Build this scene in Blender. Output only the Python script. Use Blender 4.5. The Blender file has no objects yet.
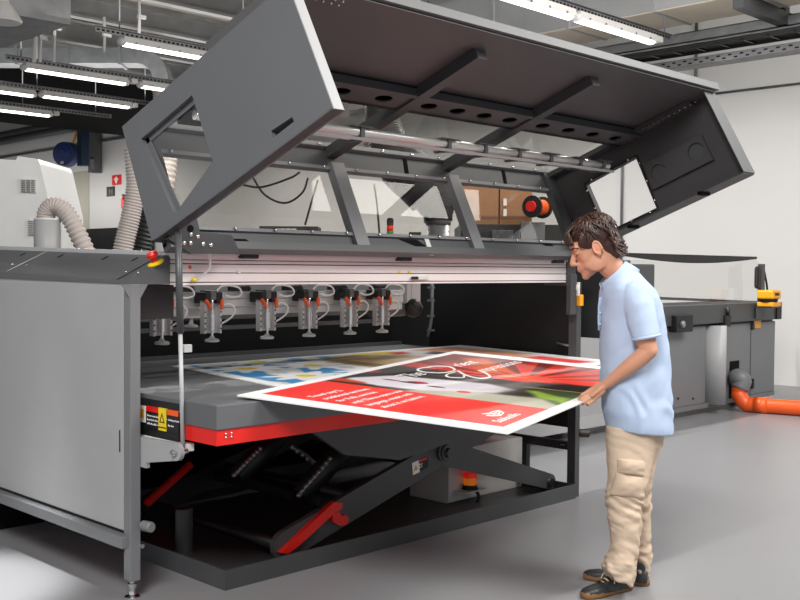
import bpy, bmesh, math, random
import numpy as np
from mathutils import Vector, Matrix, noise

random.seed(7)
SC = bpy.context.scene
COL = SC.collection
PI = math.pi

# ------------------------------------------------------------------ camera (calibrated from the photograph's vanishing points)
FPX, YAW, PITCH, ROLL = 1026.0, .780479, .0300217, -.00704975
CAM = Vector((-2.79103658, -3.89436245, 1.5))
_F = Vector((math.cos(YAW)*math.cos(PITCH), math.sin(YAW)*math.cos(PITCH), -math.sin(PITCH)))
_r = Vector((math.sin(YAW), -math.cos(YAW), 0)); _d = _F.cross(_r)
_c, _s = math.cos(ROLL), math.sin(ROLL)
CR = _c*_r + _s*_d          # camera right
CD = -_s*_r + _c*_d         # camera down
cam_data = bpy.data.cameras.new('camera'); cam = bpy.data.objects.new('camera', cam_data); COL.objects.link(cam)
cam_data.sensor_width = 36; cam_data.lens = FPX/800*36; cam_data.clip_end = 200
m = Matrix.Identity(4)
for i in range(3):
    m[i][0], m[i][1], m[i][2], m[i][3] = CR[i], -CD[i], -_F[i], CAM[i]
cam.matrix_world = m
SC.camera = cam

def ray(px, py): return CR*((px-400)/FPX) + CD*((py-300)/FPX) + _F
def U(px, py, ax, val):                       # point of the plane axis = val seen at a photo coordinate
    v = ray(px, py); a = 'XYZ'.index(ax); return CAM + v*((val-CAM[a])/v[a])
def UD(px, py, depth): return CAM + ray(px, py)*depth
def UPl(px, py, p, n):
    v = ray(px, py); n = Vector(n); return CAM + v*((Vector(p)-CAM).dot(n)/v.dot(n))

# ------------------------------------------------------------------ materials
def lin(c):
    return tuple((x/12.92 if x <= .04045 else ((x+.055)/1.055)**2.4) for x in c)
MATS = {}
def mat(name, rgb, rough=.5, metal=0., var=.06, scale=6., bump=0., bscale=60., emit=0., spec=.5, coat=0.):
    if name in MATS: return MATS[name]
    M = bpy.data.materials.new(name); M.use_nodes = True; nt = M.node_tree; N = nt.nodes; L = nt.links
    b = N['Principled BSDF']; c = lin(rgb)
    tc = N.new('ShaderNodeTexCoord'); nz = N.new('ShaderNodeTexNoise'); nz.inputs['Scale'].default_value = scale; nz.inputs['Detail'].default_value = 5
    L.new(tc.outputs['Object'], nz.inputs['Vector'])
    r = N.new('ShaderNodeValToRGB'); L.new(nz.outputs['Fac'], r.inputs['Fac'])
    r.color_ramp.elements[0].position = .3; r.color_ramp.elements[1].position = .7
    r.color_ramp.elements[0].color = (*[x*(1-var) for x in c], 1); r.color_ramp.elements[1].color = (*[min(1, x*(1+var)) for x in c], 1)
    L.new(r.outputs['Color'], b.inputs['Base Color'])
    b.inputs['Roughness'].default_value = rough; b.inputs['Metallic'].default_value = metal
    b.inputs['Specular IOR Level'].default_value = spec
    if coat: b.inputs['Coat Weight'].default_value = coat
    if bump:
        n2 = N.new('ShaderNodeTexNoise'); n2.inputs['Scale'].default_value = bscale; n2.inputs['Detail'].default_value = 4
        L.new(tc.outputs['Object'], n2.inputs['Vector'])
        bp = N.new('ShaderNodeBump'); bp.inputs['Strength'].default_value = bump; bp.inputs['Distance'].default_value = .01
        L.new(n2.outputs['Fac'], bp.inputs['Height']); L.new(bp.outputs['Normal'], b.inputs['Normal'])
    if emit:
        b.inputs['Emission Color'].default_value = (*c, 1); b.inputs['Emission Strength'].default_value = emit
    MATS[name] = M
    return M
def glass(name, tint=(1, 1, 1), refl=.12, rough=.02):
    M = bpy.data.materials.new(name); M.use_nodes = True; nt = M.node_tree; N = nt.nodes; L = nt.links
    N.remove(N['Principled BSDF']); out = N['Material Output']
    t = N.new('ShaderNodeBsdfTransparent'); t.inputs['Color'].default_value = (*tint, 1)
    g = N.new('ShaderNodeBsdfGlossy'); g.inputs['Roughness'].default_value = rough
    f = N.new('ShaderNodeFresnel'); f.inputs['IOR'].default_value = 1.5
    mx = N.new('ShaderNodeMixShader'); geo = N.new('ShaderNodeNewGeometry'); sub = N.new('ShaderNodeMath'); sub.operation = 'SUBTRACT'; sub.inputs[0].default_value = 1; L.new(geo.outputs['Backfacing'], sub.inputs[1])
    mul = N.new('ShaderNodeMath'); mul.operation = 'MULTIPLY'; L.new(f.outputs['Fac'], mul.inputs[0]); L.new(sub.outputs[0], mul.inputs[1]); L.new(mul.outputs[0], mx.inputs['Fac'])
    L.new(t.outputs['BSDF'], mx.inputs[1]); L.new(g.outputs['BSDF'], mx.inputs[2]); L.new(mx.outputs['Shader'], out.inputs['Surface'])
    MATS[name] = M; return M
def vcol_mat(name, rough=.35, bump=0., bscale=80., spec=.5, sss=0.):
    M = bpy.data.materials.new(name); M.use_nodes = True; nt = M.node_tree; N = nt.nodes; L = nt.links
    b = N['Principled BSDF']; a = N.new('ShaderNodeVertexColor'); a.layer_name = 'Col'
    L.new(a.outputs['Color'], b.inputs['Base Color']); b.inputs['Roughness'].default_value = rough; b.inputs['Specular IOR Level'].default_value = spec
    if sss:
        b.inputs['Subsurface Weight'].default_value = sss; b.inputs['Subsurface Radius'].default_value = (.02, .008, .004); b.inputs['Subsurface Scale'].default_value = .5
    if bump:
        tc = N.new('ShaderNodeTexCoord'); n2 = N.new('ShaderNodeTexNoise'); n2.inputs['Scale'].default_value = bscale
        L.new(tc.outputs['Object'], n2.inputs['Vector']); bp = N.new('ShaderNodeBump'); bp.inputs['Strength'].default_value = bump; bp.inputs['Distance'].default_value = .005
        L.new(n2.outputs['Fac'], bp.inputs['Height']); L.new(bp.outputs['Normal'], b.inputs['Normal'])
    MATS[name] = M; return M

M_panel   = mat('light_grey_powder_coat', (.625, .625, .63), .48, 0, .03, 3, .05, 300)
M_mid     = mat('mid_grey_powder_coat', (.44, .445, .455), .42, 0, .03, 3, .05, 300)
M_hood    = mat('slate_grey_powder_coat', (.36, .365, .375), .42, 0, .03, 3, .04, 300)
M_dark    = mat('charcoal_powder_coat', (.255, .26, .268), .42, 0, .05, 3, .04, 300)
M_cover   = mat('cover_grey_powder_coat', (.345, .35, .36), .42, 0, .03, 3, .04, 300)
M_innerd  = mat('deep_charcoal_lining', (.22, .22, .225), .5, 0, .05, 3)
M_inner   = mat('hood_interior_charcoal', (.30, .295, .30), .5, 0, .05, 3)
M_black   = mat('black_paint', (.085, .085, .09), .5, 0, .1, 4)
M_void    = mat('void_black', (.025, .025, .027), .9, 0, .1, 4, spec=.2)  # near-black standing for the shade in voids, slots and openings
M_edge    = mat('bright_grey_edge', (.66, .66, .665), .4, 0, .03)
M_alu     = mat('anodised_aluminium', (.84, .83, .83), .38, .25, .04, 10)
M_beam    = mat('pale_anodised_profile', (.87, .84, .835), .42, .0, .02, 10)
M_chrome  = mat('chrome', (.86, .86, .86), .15, 1., .03)
M_steel   = mat('galvanised_steel', (.60, .61, .615), .38, .7, .18, 5)
M_steel2  = mat('dull_galvanised_steel', (.43, .43, .435), .5, .6, .2, 4)
M_rail    = mat('painted_lifting_rail_red', (.85, .13, .10), .32, 0, .05, 6)
M_red     = mat('signal_red', (.86, .10, .07), .35, 0, .04)
M_orange  = mat('orange_plastic', (.93, .36, .12), .35, 0, .04)
M_yellow  = mat('yellow_plastic', (.92, .80, .10), .4, 0, .04)
M_amber   = mat('amber_yellow_paint', (.90, .62, .08), .4, 0, .05)
M_white   = mat('white_paint', (.84, .84, .83), .4, 0, .02)
M_whitehose = mat('white_air_tube', (.90, .90, .90), .35, 0, .02)
M_offwhite= mat('off_white_paint', (.80, .80, .785), .5, 0, .03)
M_table   = mat('grey_table_cover', (.365, .37, .38), .5, 0, .04, 3)
M_tablefr = mat('table_front_grey', (.36, .365, .37), .5, 0, .04, 3)
M_beige   = mat('corrugated_hose_beige', (.70, .66, .64), .55, 0, .05)
M_blackrub= mat('black_rubber', (.07, .07, .072), .55, 0, .1)
M_ducthose= mat('dark_flexible_duct', (.19, .195, .20), .45, 0, .1)
M_cardboard = mat('brown_cardboard', (.55, .40, .28), .8, 0, .06, 12)
M_blue    = mat('navy_blue_plastic', (.17, .25, .50), .4, 0, .06)
M_bluepost= mat('steel_blue_paint', (.12, .20, .30), .45, 0, .06)
M_green   = mat('green_lens', (.10, .50, .28), .3, 0, .04, emit=.25)
M_redlens = mat('red_lens', (.80, .12, .08), .3, 0, .04, emit=.35)
M_amberlens = mat('amber_lens', (.85, .45, .08), .25, 0, .04, emit=.3)
M_tube    = mat('lit_fluorescent_tube', (1, .985, .95), .3, 0, 0, emit=3.2)
M_fixture = mat('fixture_housing_white', (.72, .71, .70), .4, 0, .02)
M_deck    = mat('metal_ceiling_deck', (.50, .485, .46), .4, .5, .25, 2)
M_joist   = mat('grey_steel_joist', (.55, .55, .55), .42, .6, .15, 3)
M_duct    = mat('galvanised_duct', (.62, .625, .63), .45, .35, .1, 1.5)
M_ductbelly = mat('beige_duct_lining', (.74, .70, .64), .6, 0, .06, 2)
G_pane    = glass('clear_polycarbonate', (.96, .96, .96))
G_tint    = glass('smoked_polycarbonate', (.84, .83, .81))

# ------------------------------------------------------------------ mesh helpers
class MB:
    def __init__(s): s.bm = bmesh.new(); s.mi = 0
    def _tagf(s, faces):
        for f in faces: f.material_index = s.mi
    def poly_prism(s, pts, vec, holes=()):
        """closed planar polygon (with optional holes) extruded by vec"""
        bm = s.bm; n0 = len(bm.faces); bm.faces.ensure_lookup_table()
        old = set(bm.faces)
        if not holes:
            f = bm.faces.new([bm.verts.new(p) for p in pts]); base = [f]
        else:
            es = []
            for lp in [pts, *holes]:
                vs = [bm.verts.new(p) for p in lp]
                for i in range(len(vs)): es.append(bm.edges.new((vs[i], vs[(i+1) % len(vs)])))
            r = bmesh.ops.triangle_fill(bm, use_beauty=True, use_dissolve=False, edges=es)
            base = [g for g in r['geom'] if isinstance(g, bmesh.types.BMFace)]
        r = bmesh.ops.extrude_face_region(bm, geom=base, use_keep_orig=True)
        vs = [g for g in r['geom'] if isinstance(g, bmesh.types.BMVert)]
        bmesh.ops.translate(bm, verts=vs, vec=Vector(vec))
        new = [f for f in bm.faces if f not in old]
        bmesh.ops.recalc_face_normals(bm, faces=new); s._tagf(new)
        return s
    def box(s, x0, x1, y0, y1, z0, z1, bev=0.):
        return s.obox(Vector(((x0+x1)/2, (y0+y1)/2, (z0+z1)/2)), (1, 0, 0), (0, 1, 0), (0, 0, 1), abs(x1-x0)/2, abs(y1-y0)/2, abs(z1-z0)/2, bev)
    def obox(s, c, a, b, d, ha, hb, hd, bev=0.):
        c = Vector(c); a = Vector(a).normalized()*ha; b = Vector(b).normalized()*hb; d = Vector(d).normalized()*hd
        old = set(s.bm.faces)
        v = [s.bm.verts.new(c+a*i+b*j+d*k) for i in (-1, 1) for j in (-1, 1) for k in (-1, 1)]
        fs = [s.bm.faces.new([v[q] for q in idx]) for idx in ((0, 1, 3, 2), (4, 6, 7, 5), (0, 4, 5, 1), (2, 3, 7, 6), (0, 2, 6, 4), (1, 5, 7, 3))]
        bmesh.ops.recalc_face_normals(s.bm, faces=fs)
        if bev:
            es = list({e for f in fs for e in f.edges})
            bmesh.ops.bevel(s.bm, geom=es, offset=bev, segments=2, affect='EDGES', profile=.5)
        s._tagf([f for f in s.bm.faces if f not in old])
        return s
    def bar(s, p0, p1, w, h, up=(0, 0, 1), bev=0.):
        p0 = Vector(p0); p1 = Vector(p1); a = (p1-p0); L = a.length; a.normalize(); u = Vector(up)
        b = u.cross(a)
        if b.length < 1e-6: b = Vector((1, 0, 0)).cross(a)
        b.normalize(); u = a.cross(b).normalized()
        return s.obox((p0+p1)/2, a, b, u, L/2, w/2, h/2, bev)
    def tube(s, pts, rad, seg=12, cap=True, flat=None):
        pts = [Vector(p) for p in pts]; n = len(pts)
        if not hasattr(rad, '__len__'): rad = [rad]*n
        old = set(s.bm.faces)
        T = []
        for i in range(n):
            t = pts[min(i+1, n-1)]-pts[max(i-1, 0)]
            T.append(t.normalized() if t.length > 1e-9 else (T[-1] if T else Vector((0, 0, 1))))
        ref = Vector((0, 0, 1)) if abs(T[0].z) < .9 else Vector((1, 0, 0))
        b = T[0].cross(ref).normalized(); rings = []
        for i in range(n):
            b = (b-T[i]*b.dot(T[i])).normalized(); c = T[i].cross(b)
            r = rad[i]; ra, rb = (r if hasattr(r, '__len__') else (r, r))
            rings.append([s.bm.verts.new(pts[i]+b*(ra*math.cos(2*PI*k/seg))+c*(rb*math.sin(2*PI*k/seg))) for k in range(seg)])
        fs = []
        for i in range(n-1):
            for k in range(seg):
                f = s.bm.faces.new((rings[i][k], rings[i][(k+1) % seg], rings[i+1][(k+1) % seg], rings[i+1][k])); f.smooth = True; fs.append(f)
        if cap:
            fs.append(s.bm.faces.new(list(reversed(rings[0])))); fs.append(s.bm.faces.new(rings[-1]))
        bmesh.ops.recalc_face_normals(s.bm, faces=fs); s._tagf(fs)
        return s
    def cyl(s, p0, p1, r, r1=None, seg=20): return s.tube([p0, p1], [r, r if r1 is None else r1], seg)
    def lathe(s, p0, axis, prof, seg=24):
        """profile list of (distance along axis, radius)"""
        p0 = Vector(p0); ax = Vector(axis).normalized()
        ref = Vector((0, 0, 1)) if abs(ax.z) < .9 else Vector((1, 0, 0))
        b = ax.cross(ref).normalized(); c = ax.cross(b); rings = []
        for t, r in prof: rings.append([s.bm.verts.new(p0+ax*t+(b*math.cos(2*PI*k/seg)+c*math.sin(2*PI*k/seg))*max(r, 1e-4)) for k in range(seg)])
        fs = []
        for i in range(len(prof)-1):
            for k in range(seg):
                fs.append(s.bm.faces.new((rings[i][k], rings[i][(k+1) % seg], rings[i+1][(k+1) % seg], rings[i+1][k])))
        fs.append(s.bm.faces.new(list(reversed(rings[0])))); fs.append(s.bm.faces.new(rings[-1]))
        for f in fs[:-2]: f.smooth = False
        bmesh.ops.recalc_face_normals(s.bm, faces=fs); s._tagf(fs); return s
    def ball(s, c, r, axes=None, u=20, v=12):
        """ellipsoid; r scalar or triple; axes optional triple of vectors"""
        if not hasattr(r, '__len__'): r = (r, r, r)
        ax = axes or (Vector((1, 0, 0)), Vector((0, 1, 0)), Vector((0, 0, 1)))
        res = bmesh.ops.create_uvsphere(s.bm, u_segments=u, v_segments=v, radius=1)
        fs = set()
        for w in res['verts']:
            q = w.co.copy(); w.co = Vector(c)+ax[0]*(q.x*r[0])+ax[1]*(q.y*r[1])+ax[2]*(q.z*r[2])
            for f in w.link_faces: fs.add(f)
        for f in fs: f.smooth = True
        bmesh.ops.recalc_face_normals(s.bm, faces=list(fs)); s._tagf(fs); return s
    def loft(s, rings, cap=True, smooth=True):
        old = []
        R = [[s.bm.verts.new(p) for p in r] for r in rings]; k = len(R[0]); fs = []
        for i in range(len(R)-1):
            for j in range(k):
                f = s.bm.faces.new((R[i][j], R[i][(j+1) % k], R[i+1][(j+1) % k], R[i+1][j])); f.smooth = smooth; fs.append(f)
        if cap:
            fs.append(s.bm.faces.new(list(reversed(R[0])))); fs.append(s.bm.faces.new(R[-1]))
        bmesh.ops.recalc_face_normals(s.bm, faces=fs); s._tagf(fs); return s
    def build(s, name, mats, parent=None, **kw):
        me = bpy.data.meshes.new(name); s.bm.normal_update(); s.bm.to_mesh(me); s.bm.free()
        return link_mesh(name, me, mats, parent, **kw)

WORLD = {}     # world location of every object built (no object is rotated while building)
def link_mesh(name, me, mats, parent=None, label=None, cat=None, group=None, kind=None):
    n = len(me.vertices); co = np.empty(n*3, np.float32); me.vertices.foreach_get('co', co); co = co.reshape(-1, 3)
    lo, hi = co.min(0), co.max(0); base = Vector(((lo[0]+hi[0])/2, (lo[1]+hi[1])/2, lo[2]))
    co -= np.array(base, np.float32); me.vertices.foreach_set('co', co.ravel()); me.update()
    o = bpy.data.objects.new(name, me); COL.objects.link(o)
    for mm_ in (mats if isinstance(mats, (list, tuple)) else [mats]): me.materials.append(mm_)
    WORLD[o.name] = base
    if parent is not None:
        o.parent = parent; o.location = base-WORLD[parent.name]
    else: o.location = base
    tag(o, label, cat, group, kind)
    return o
def tag(o, label=None, cat=None, group=None, kind=None):
    if label: o['label'] = label
    if cat: o['category'] = cat
    if group: o['group'] = group
    if kind: o['kind'] = kind
    return o
def thing(name, loc, label, cat, group=None):
    o = bpy.data.objects.new(name, None); COL.objects.link(o); o.location = Vector(loc); o.empty_display_size = .1
    WORLD[o.name] = Vector(loc); return tag(o, label, cat, group)
def copy_tree(o, off=None, parent=None, label=None):
    c = o.copy(); COL.objects.link(c)
    if parent is not None: c.parent = parent
    if off is not None: c.location = o.location+Vector(off)
    WORLD[c.name] = WORLD[o.name]+Vector(off if off is not None else (0, 0, 0))
    if label: c['label'] = label
    for ch in list(o.children): copy_tree(ch, None, c)
    return c
def smooth_all(o):
    for p in o.data.polygons: p.use_smooth = True
    return o
def evaluated(o):
    dg = bpy.context.evaluated_depsgraph_get(); dg.update()
    return bpy.data.meshes.new_from_object(o.evaluated_get(dg))
def remeshed(mb, voxel, smooth=4, factor=.5):
    """one continuous skin out of overlapping closed pieces"""
    me = bpy.data.meshes.new('tmp'); mb.bm.to_mesh(me); mb.bm.free()
    o = bpy.data.objects.new('tmp', me); COL.objects.link(o)
    r = o.modifiers.new('r', 'REMESH'); r.mode = 'VOXEL'; r.voxel_size = voxel; r.use_smooth_shade = True
    sm = o.modifiers.new('s', 'SMOOTH'); sm.factor = factor; sm.iterations = smooth
    out = evaluated(o); bpy.data.objects.remove(o); return out
def text_mesh(body, size, origin, xdir, ydir, shear=0., depth=.0006, align='LEFT', spacing=1.):
    cu = bpy.data.curves.new('t', 'FONT'); cu.body = body; cu.size = size; cu.shear = shear; cu.extrude = depth; cu.align_x = align; cu.space_character = spacing
    o = bpy.data.objects.new('t', cu); COL.objects.link(o)
    x = Vector(xdir).normalized(); y = Vector(ydir).normalized(); z = x.cross(y)
    mw = Matrix(((x.x, y.x, z.x, origin[0]), (x.y, y.y, z.y, origin[1]), (x.z, y.z, z.z, origin[2]), (0, 0, 0, 1)))
    me = evaluated(o); me.transform(mw); bpy.data.objects.remove(o); return me
def join_meshes(name, mes):
    bm = bmesh.new()
    for me in mes: bm.from_mesh(me)
    out = bpy.data.meshes.new(name); bm.to_mesh(out); bm.free(); return out
def curve_pts(ctrl, n=24):
    """Catmull-Rom through control points"""
    P = [Vector(p) for p in ctrl]; P = [P[0]*2-P[1]]+P+[P[-1]*2-P[-2]]; out = []
    segs = len(P)-3
    for i in range(n+1):
        t = i/n*segs; k = min(int(t), segs-1); t -= k; a, b, c, d = P[k:k+4]
        out.append(.5*((2*b)+(c-a)*t+(2*a-5*b+4*c-d)*t*t+(3*b-a-3*c+d)*t**3))
    return out
def hose_rings(ctrl, r, pitch, depth):
    pts = curve_pts(ctrl, 60); L = sum((pts[i+1]-pts[i]).length for i in range(60)); n = int(L/pitch)*4
    pts = curve_pts(ctrl, n); return pts, [r+depth*math.cos(i*PI/2) for i in range(n+1)]
# ================================================================== SETTING
def floor_material():
    M = mat('grey_resin_floor', (.52, .52, .53), .34, 0, .04, .6, .03, 500)
    return M
MB().box(-14, 16, -14, 34, -.1, 0).build('floor', floor_material(), kind='structure')
M_wall = mat('pale_grey_wall_paint', (.80, .795, .785), .7, 0, .02, .8)
wb = MB(); wb.box(10.4, 10.7, -14, 34, 0, 7)
wb.build('wall_back', M_wall, kind='structure')
MB().box(-14, 10.7, 33.6, 34, 0, 7).build('wall_left', M_wall, kind='structure')
MB().box(-14, 16, -14, 34, 6.4, 6.6).build('ceiling', M_deck, kind='structure')
# ---- ceiling steelwork (everything above 4 m)
cg = 'long steel roof joists under the metal deck'
for i in range(7):
    y = 5.0+i*1.55
    b = MB(); b.box(1.2, 10.38, y-.07, y+.07, 5.02, 5.06).box(1.2, 10.38, y-.012, y+.012, 5.06, 5.30).box(1.2, 10.38, y-.07, y+.07, 5.30, 5.33)
    b.build('roof_joist', M_joist, label='long grey steel roof joist running below the metal ceiling deck', cat='joist', group=cg)
dk = MB()
for i in range(60):
    y = 4.0+i*.28
    dk.poly_prism([(1.0, y, 5.40), (1.0, y+.06, 5.47), (1.0, y+.20, 5.47), (1.0, y+.26, 5.40), (1.0, y+.27, 5.41), (1.0, y+.21, 5.49), (1.0, y+.05, 5.49), (1.0, y-.01, 5.41)], (9.38, 0, 0))
dk.build('trim_1', M_deck, kind='structure')
# big rectangular duct running across the right side
p = U(700, 24, 'Z', 4.35)
xd0 = U(692, 5, 'Z', 4.35).x; xw = U(660, 30, 'Z', 4.35).x-xd0
d = thing('air_duct', (xd0+xw/2, 2, 4.35), 'large square galvanised air duct crossing the ceiling above the raised hood', 'air duct')
b = MB(); b.box(xd0, xd0+xw, -4, 9, 4.37, 5.3); b.build('duct_body', M_duct, d)
b = MB(); b.box(xd0+.01, xd0+xw-.01, -4, 9, 4.355, 4.37); b.build('duct_belly', M_ductbelly, d)
for i in range(11):
    y = -3.6+i*1.15
    b = MB(); b.box(xd0-.02, xd0+xw+.02, y-.02, y+.02, 4.345, 5.32); b.build('duct_flange', M_duct, d)
b = MB(); yb = U(762, 8, 'Z', 4.3).y
b.box(xd0-.1, xd0+xw+.55, yb-.06, yb+.06, 4.2, 4.34).box(xd0+xw+.1, xd0+xw+.2, yb-.06, yb+.06, 4.34, 6.4).box(xd0-.1, xd0, yb-.06, yb+.06, 4.34, 6.4)
b.build('duct_hanger', M_dark, label='dark steel trapeze hanger carrying the big air duct at the right', cat='hanger')
# steel channel, black cable ladder, perforated cable tray on the right
def yrun(px0, py0, px1, py1, z): return U(px0, py0, 'Z', z), U(px1, py1, 'Z', z)
def xrun_at(px, py, z): return U(px, py, 'Z', z)
a = xrun_at(725, 31, 4.25); b = MB(); b.box(a.x-.01, a.x+.01, -3, 8, 4.19, 4.31).box(a.x-.01, a.x+.08, -3, 8, 4.19, 4.2).box(a.x-.01, a.x+.08, -3, 8, 4.30, 4.31)
b.build('steel_channel', M_steel, label='galvanised steel channel hanging just below the big air duct', cat='channel')
a = xrun_at(730, 40, 4.1); b = MB(); b.box(a.x, a.x+.015, -3, 8, 4.07, 4.13).box(a.x+.3, a.x+.315, -3, 8, 4.07, 4.13)
for i in range(37): b.box(a.x, a.x+.31, -3+i*.3, -2.97+i*.3, 4.085, 4.10)
lad = b.build('cable_ladder', M_black, label='black cable ladder with cables running below the steel channel at right', cat='cable ladder')
b = MB()
for k in range(4): b.tube([(a.x+.06+k*.06, -3, 4.115), (a.x+.06+k*.06, 8, 4.115)], .014, 8)
b.build('cable_bundle', M_blackrub, label='black cables lying along the black cable ladder', cat='cables')
a = xrun_at(708, 57, 3.95)
tr = thing('cable_tray', (a.x, 2.5, 3.9), 'perforated grey steel cable tray below the cable ladder in front of right wall', 'cable tray')
b = MB(); b.box(a.x, a.x+.012, -3, 8, 3.88, 3.97).box(a.x, a.x+.2, -3, 8, 3.875, 3.885).box(a.x+.19, a.x+.2, -3, 8, 3.88, 3.97); b.build('tray_body', M_steel2, tr)
b = MB()
for i in range(100):
    y = -2.0+i*.07; zz = 3.908 if i % 2 else 3.94
    b.box(a.x-.003, a.x+.001, y, y+.042, zz-.008, zz+.008)
tag(b.build('slot_perforation', M_void, tr), kind='stuff')
a = U(696, 70, 'X', 10.38); b = MB(); b.tube([(10.374, a.y, 3.3), (10.374, a.y, 5.3)], .022, 10); b.box(10.34, 10.4, a.y-.05, a.y+.05, 3.99, 4.02)
b.build('conduit_pipe', M_steel2, label='grey vertical conduit on the right wall crossing behind the perforated tray', cat='conduit')
a = U(760, 88, 'X', 10.38); b = MB(); b.tube([(10.378, -6, a.z-.05), (10.378, a.y+1.0, a.z)], .018, 8)
b.build('conduit_pipe', M_steel2, label='thin horizontal conduit on the pale wall just right of hood corner', cat='conduit')
a = U(705, 190, 'X', 10.38); b = MB(); b.tube([(10.376, U(622, 190, 'X', 10.38).y, 1.2), (10.376, U(622, 190, 'X', 10.38).y, 4.6)], .02, 8)
b.build('conduit_pipe', M_steel2, label='thin vertical conduit on the wall seen through the far end window', cat='conduit')

# ---- fluorescent fittings: housing, lit tube cover, two end caps, clips, on slotted rails
def lamp_proto():
    L_ = 1.45
    t = thing('fluorescent_lamp', (0, 0, 0), 'x', 'ceiling lamp', 'waterproof fluorescent lamps under the ceiling')
    b = MB(); b.poly_prism([(-L_/2, -.07, .03), (-L_/2, -.06, .10), (-L_/2, .06, .10), (-L_/2, .07, .03)], (L_, 0, 0)); b.build('lamp_housing', M_fixture, t)
    b = MB(); b.tube([(-L_/2+.03, 0, .022), (L_/2-.03, 0, .022)], [(.05, .026)]*2, 16); b.build('lamp_cover', M_tube, t)
    for sx in (-1, 1):
        b = MB(); b.ball((sx*L_/2, 0, .045), (.045, .07, .045)); b.build('end_cap', M_fixture, t)
    for k in range(5):
        b = MB(); x = -L_/2+.15+k*.285; b.box(x-.01, x+.01, -.076, .076, .03, .05); b.build('clip', M_steel2, t)
    return t
proto = lamp_proto()
lamps = [((3.95, 6.48), 'lit fluorescent lamp highest at left, half hidden by the raised hood side'),
         ((3.86, 8.71), 'lit fluorescent lamp hanging in front of the horizontal ceiling duct at left'),
         ((5.53, 8.71), 'short visible stretch of lit lamp right of centre under the left duct elbow'),
         ((3.45, 10.6), 'lit fluorescent lamp cut by the left edge, upper of two there'),
         ((4.97, 10.5), 'lit fluorescent lamp above the blue post and hose reel'),
         ((4.55, 12.3), 'lit fluorescent lamp cut by left edge, lower of the two there'),
         ((4.95, 2.13), 'lit fluorescent lamp at top right, cut by the top edge of the photo'),
         ((6.48, 2.13), 'lit fluorescent lamp above the hood, nearest to the right wall')]
for i, ((x, y), lb) in enumerate(lamps):
    o = proto if i == 0 else copy_tree(proto)
    o.location = (x, y, 3.98); o['label'] = lb; WORLD[o.name] = Vector((x, y, 3.98))
for (x0, x1, y, lb) in ((2.9, 6.4, 6.48, 'slotted steel rail carrying the highest left lamp'), (2.9, 6.6, 8.71, 'slotted steel rail carrying the two lamps in front of the duct'),
                    (2.4, 6.2, 10.55, 'slotted steel rail carrying the pair of lamps nearest the blue post'), (3.0, 6.4, 12.3, 'slotted steel rail carrying the lowest lamp at left edge'),
                    (3.9, 7.6, 2.13, 'slotted steel rail carrying the two lamps at upper right')):
    t = thing('lamp_rail', ((x0+x1)/2, y, 4.08), lb, 'rail', 'slotted steel lamp rails')
    b = MB(); b.box(x0, x1, y-.004, y+.004, 4.085, 4.15).box(x0, x1, y-.03, y+.03, 4.145, 4.15); b.build('rail_body', M_steel2, t)
    b = MB()
    for k in range(int((x1-x0)/.06)): b.box(x0+.02+k*.06, x0+.052+k*.06, y-.006, y-.003, 4.105, 4.125)
    tag(b.build('slot_perforation', M_void, t), kind='stuff')
    for x in {6.48: (3.2, 4.9, 6.2), 8.71: (3.1, 6.4), 10.55: (2.6, 4.2, 6.0), 12.3: (3.3, 4.8, 6.1), 2.13: (4.05, 7.45)}[y]:
        b = MB(); b.tube([(x, y, 4.14), (x, y, 6.4)], .008, 8); b.build('hanger_rod', M_steel, t)
    b = MB(); xm = {6.48: 4.79, 8.71: 4.695, 10.55: 5.80, 12.3: 5.37, 2.13: 7.30}[y]; b.box(xm-.05, xm+.05, y-.05, y+.05, 4.02, 4.085, .01); b.build('junction_box', M_fixture, t)

# left ceiling: horizontal duct with elbow, second big duct, hanger rods, white spot housing
A0 = UD(-30, 58, 16); A1 = UD(140, 58, 16); h = 15/FPX*16
d = thing('elbow_duct', (A0+A1)/2, 'rectangular galvanised duct with a downward elbow behind the left lamps', 'air duct')
dirx = (A1-A0).normalized(); nrm = Vector((dirx.y, -dirx.x, 0)).normalized()
b = MB(); b.bar(A0, A1, .4, h); b.build('duct_body', M_steel, d)
b = MB(); rings = []
r0 = .36
cen = A1+Vector((0, 0, -r0-.02))
for k in range(9):
    a = PI/2*k/8; cpos = cen+dirx*(r0*math.sin(a))+Vector((0, 0, r0*math.cos(a)+.02)); up = (dirx*math.sin(a)+Vector((0, 0, math.cos(a))))*(h/2*1.02); sd = Vector((-dirx.y, dirx.x, 0)).normalized()*.2
    rings.append([cpos+up+sd, cpos+up-sd, cpos-up-sd, cpos-up+sd])
b.loft(rings, smooth=False); b.build('elbow', M_steel, d)
end = cen+dirx*r0
for k in range(3):
    q = A0.lerp(A1, .3+.3*k); b = MB(); b.bar(q-dirx*.02, q+dirx*.02, .44, h+.05); b.build('duct_flange', M_steel, d)
pts, rr = hose_rings([end+Vector((0, 0, -.02)), end+Vector((.05, 0, -.5)), end+Vector((.0, -.1, -1.2)), end+Vector((-.2, -.2, -2.4))], .17, .06, .012)
b = MB(); b.tube(pts, rr, 20); b.build('flexible_hose', M_beige, label='pale flexible hose dropping from the ceiling duct elbow behind the hood', cat='hose')
q = UD(20, 16, 11.5); b = MB(); b.box(q.x-.9, q.x+.35, q.y-.5, q.y+1.2, q.z-.12, q.z+.9); b.build('ventilation_box', M_steel2, label='big grey ventilation box at the top left ceiling corner', cat='ventilation box')
q = UD(3, 10, 10); b = MB(); b.lathe(q+Vector((0, 0, -.12)), (0, 0, 1), [(0, .17), (.02, .18), (.12, .12), (.2, .06), (.3, .05)], 24); b.build('bell_lamp', M_fixture, label='white bell shaped ceiling lamp at the very top left corner', cat='ceiling lamp')
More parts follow.
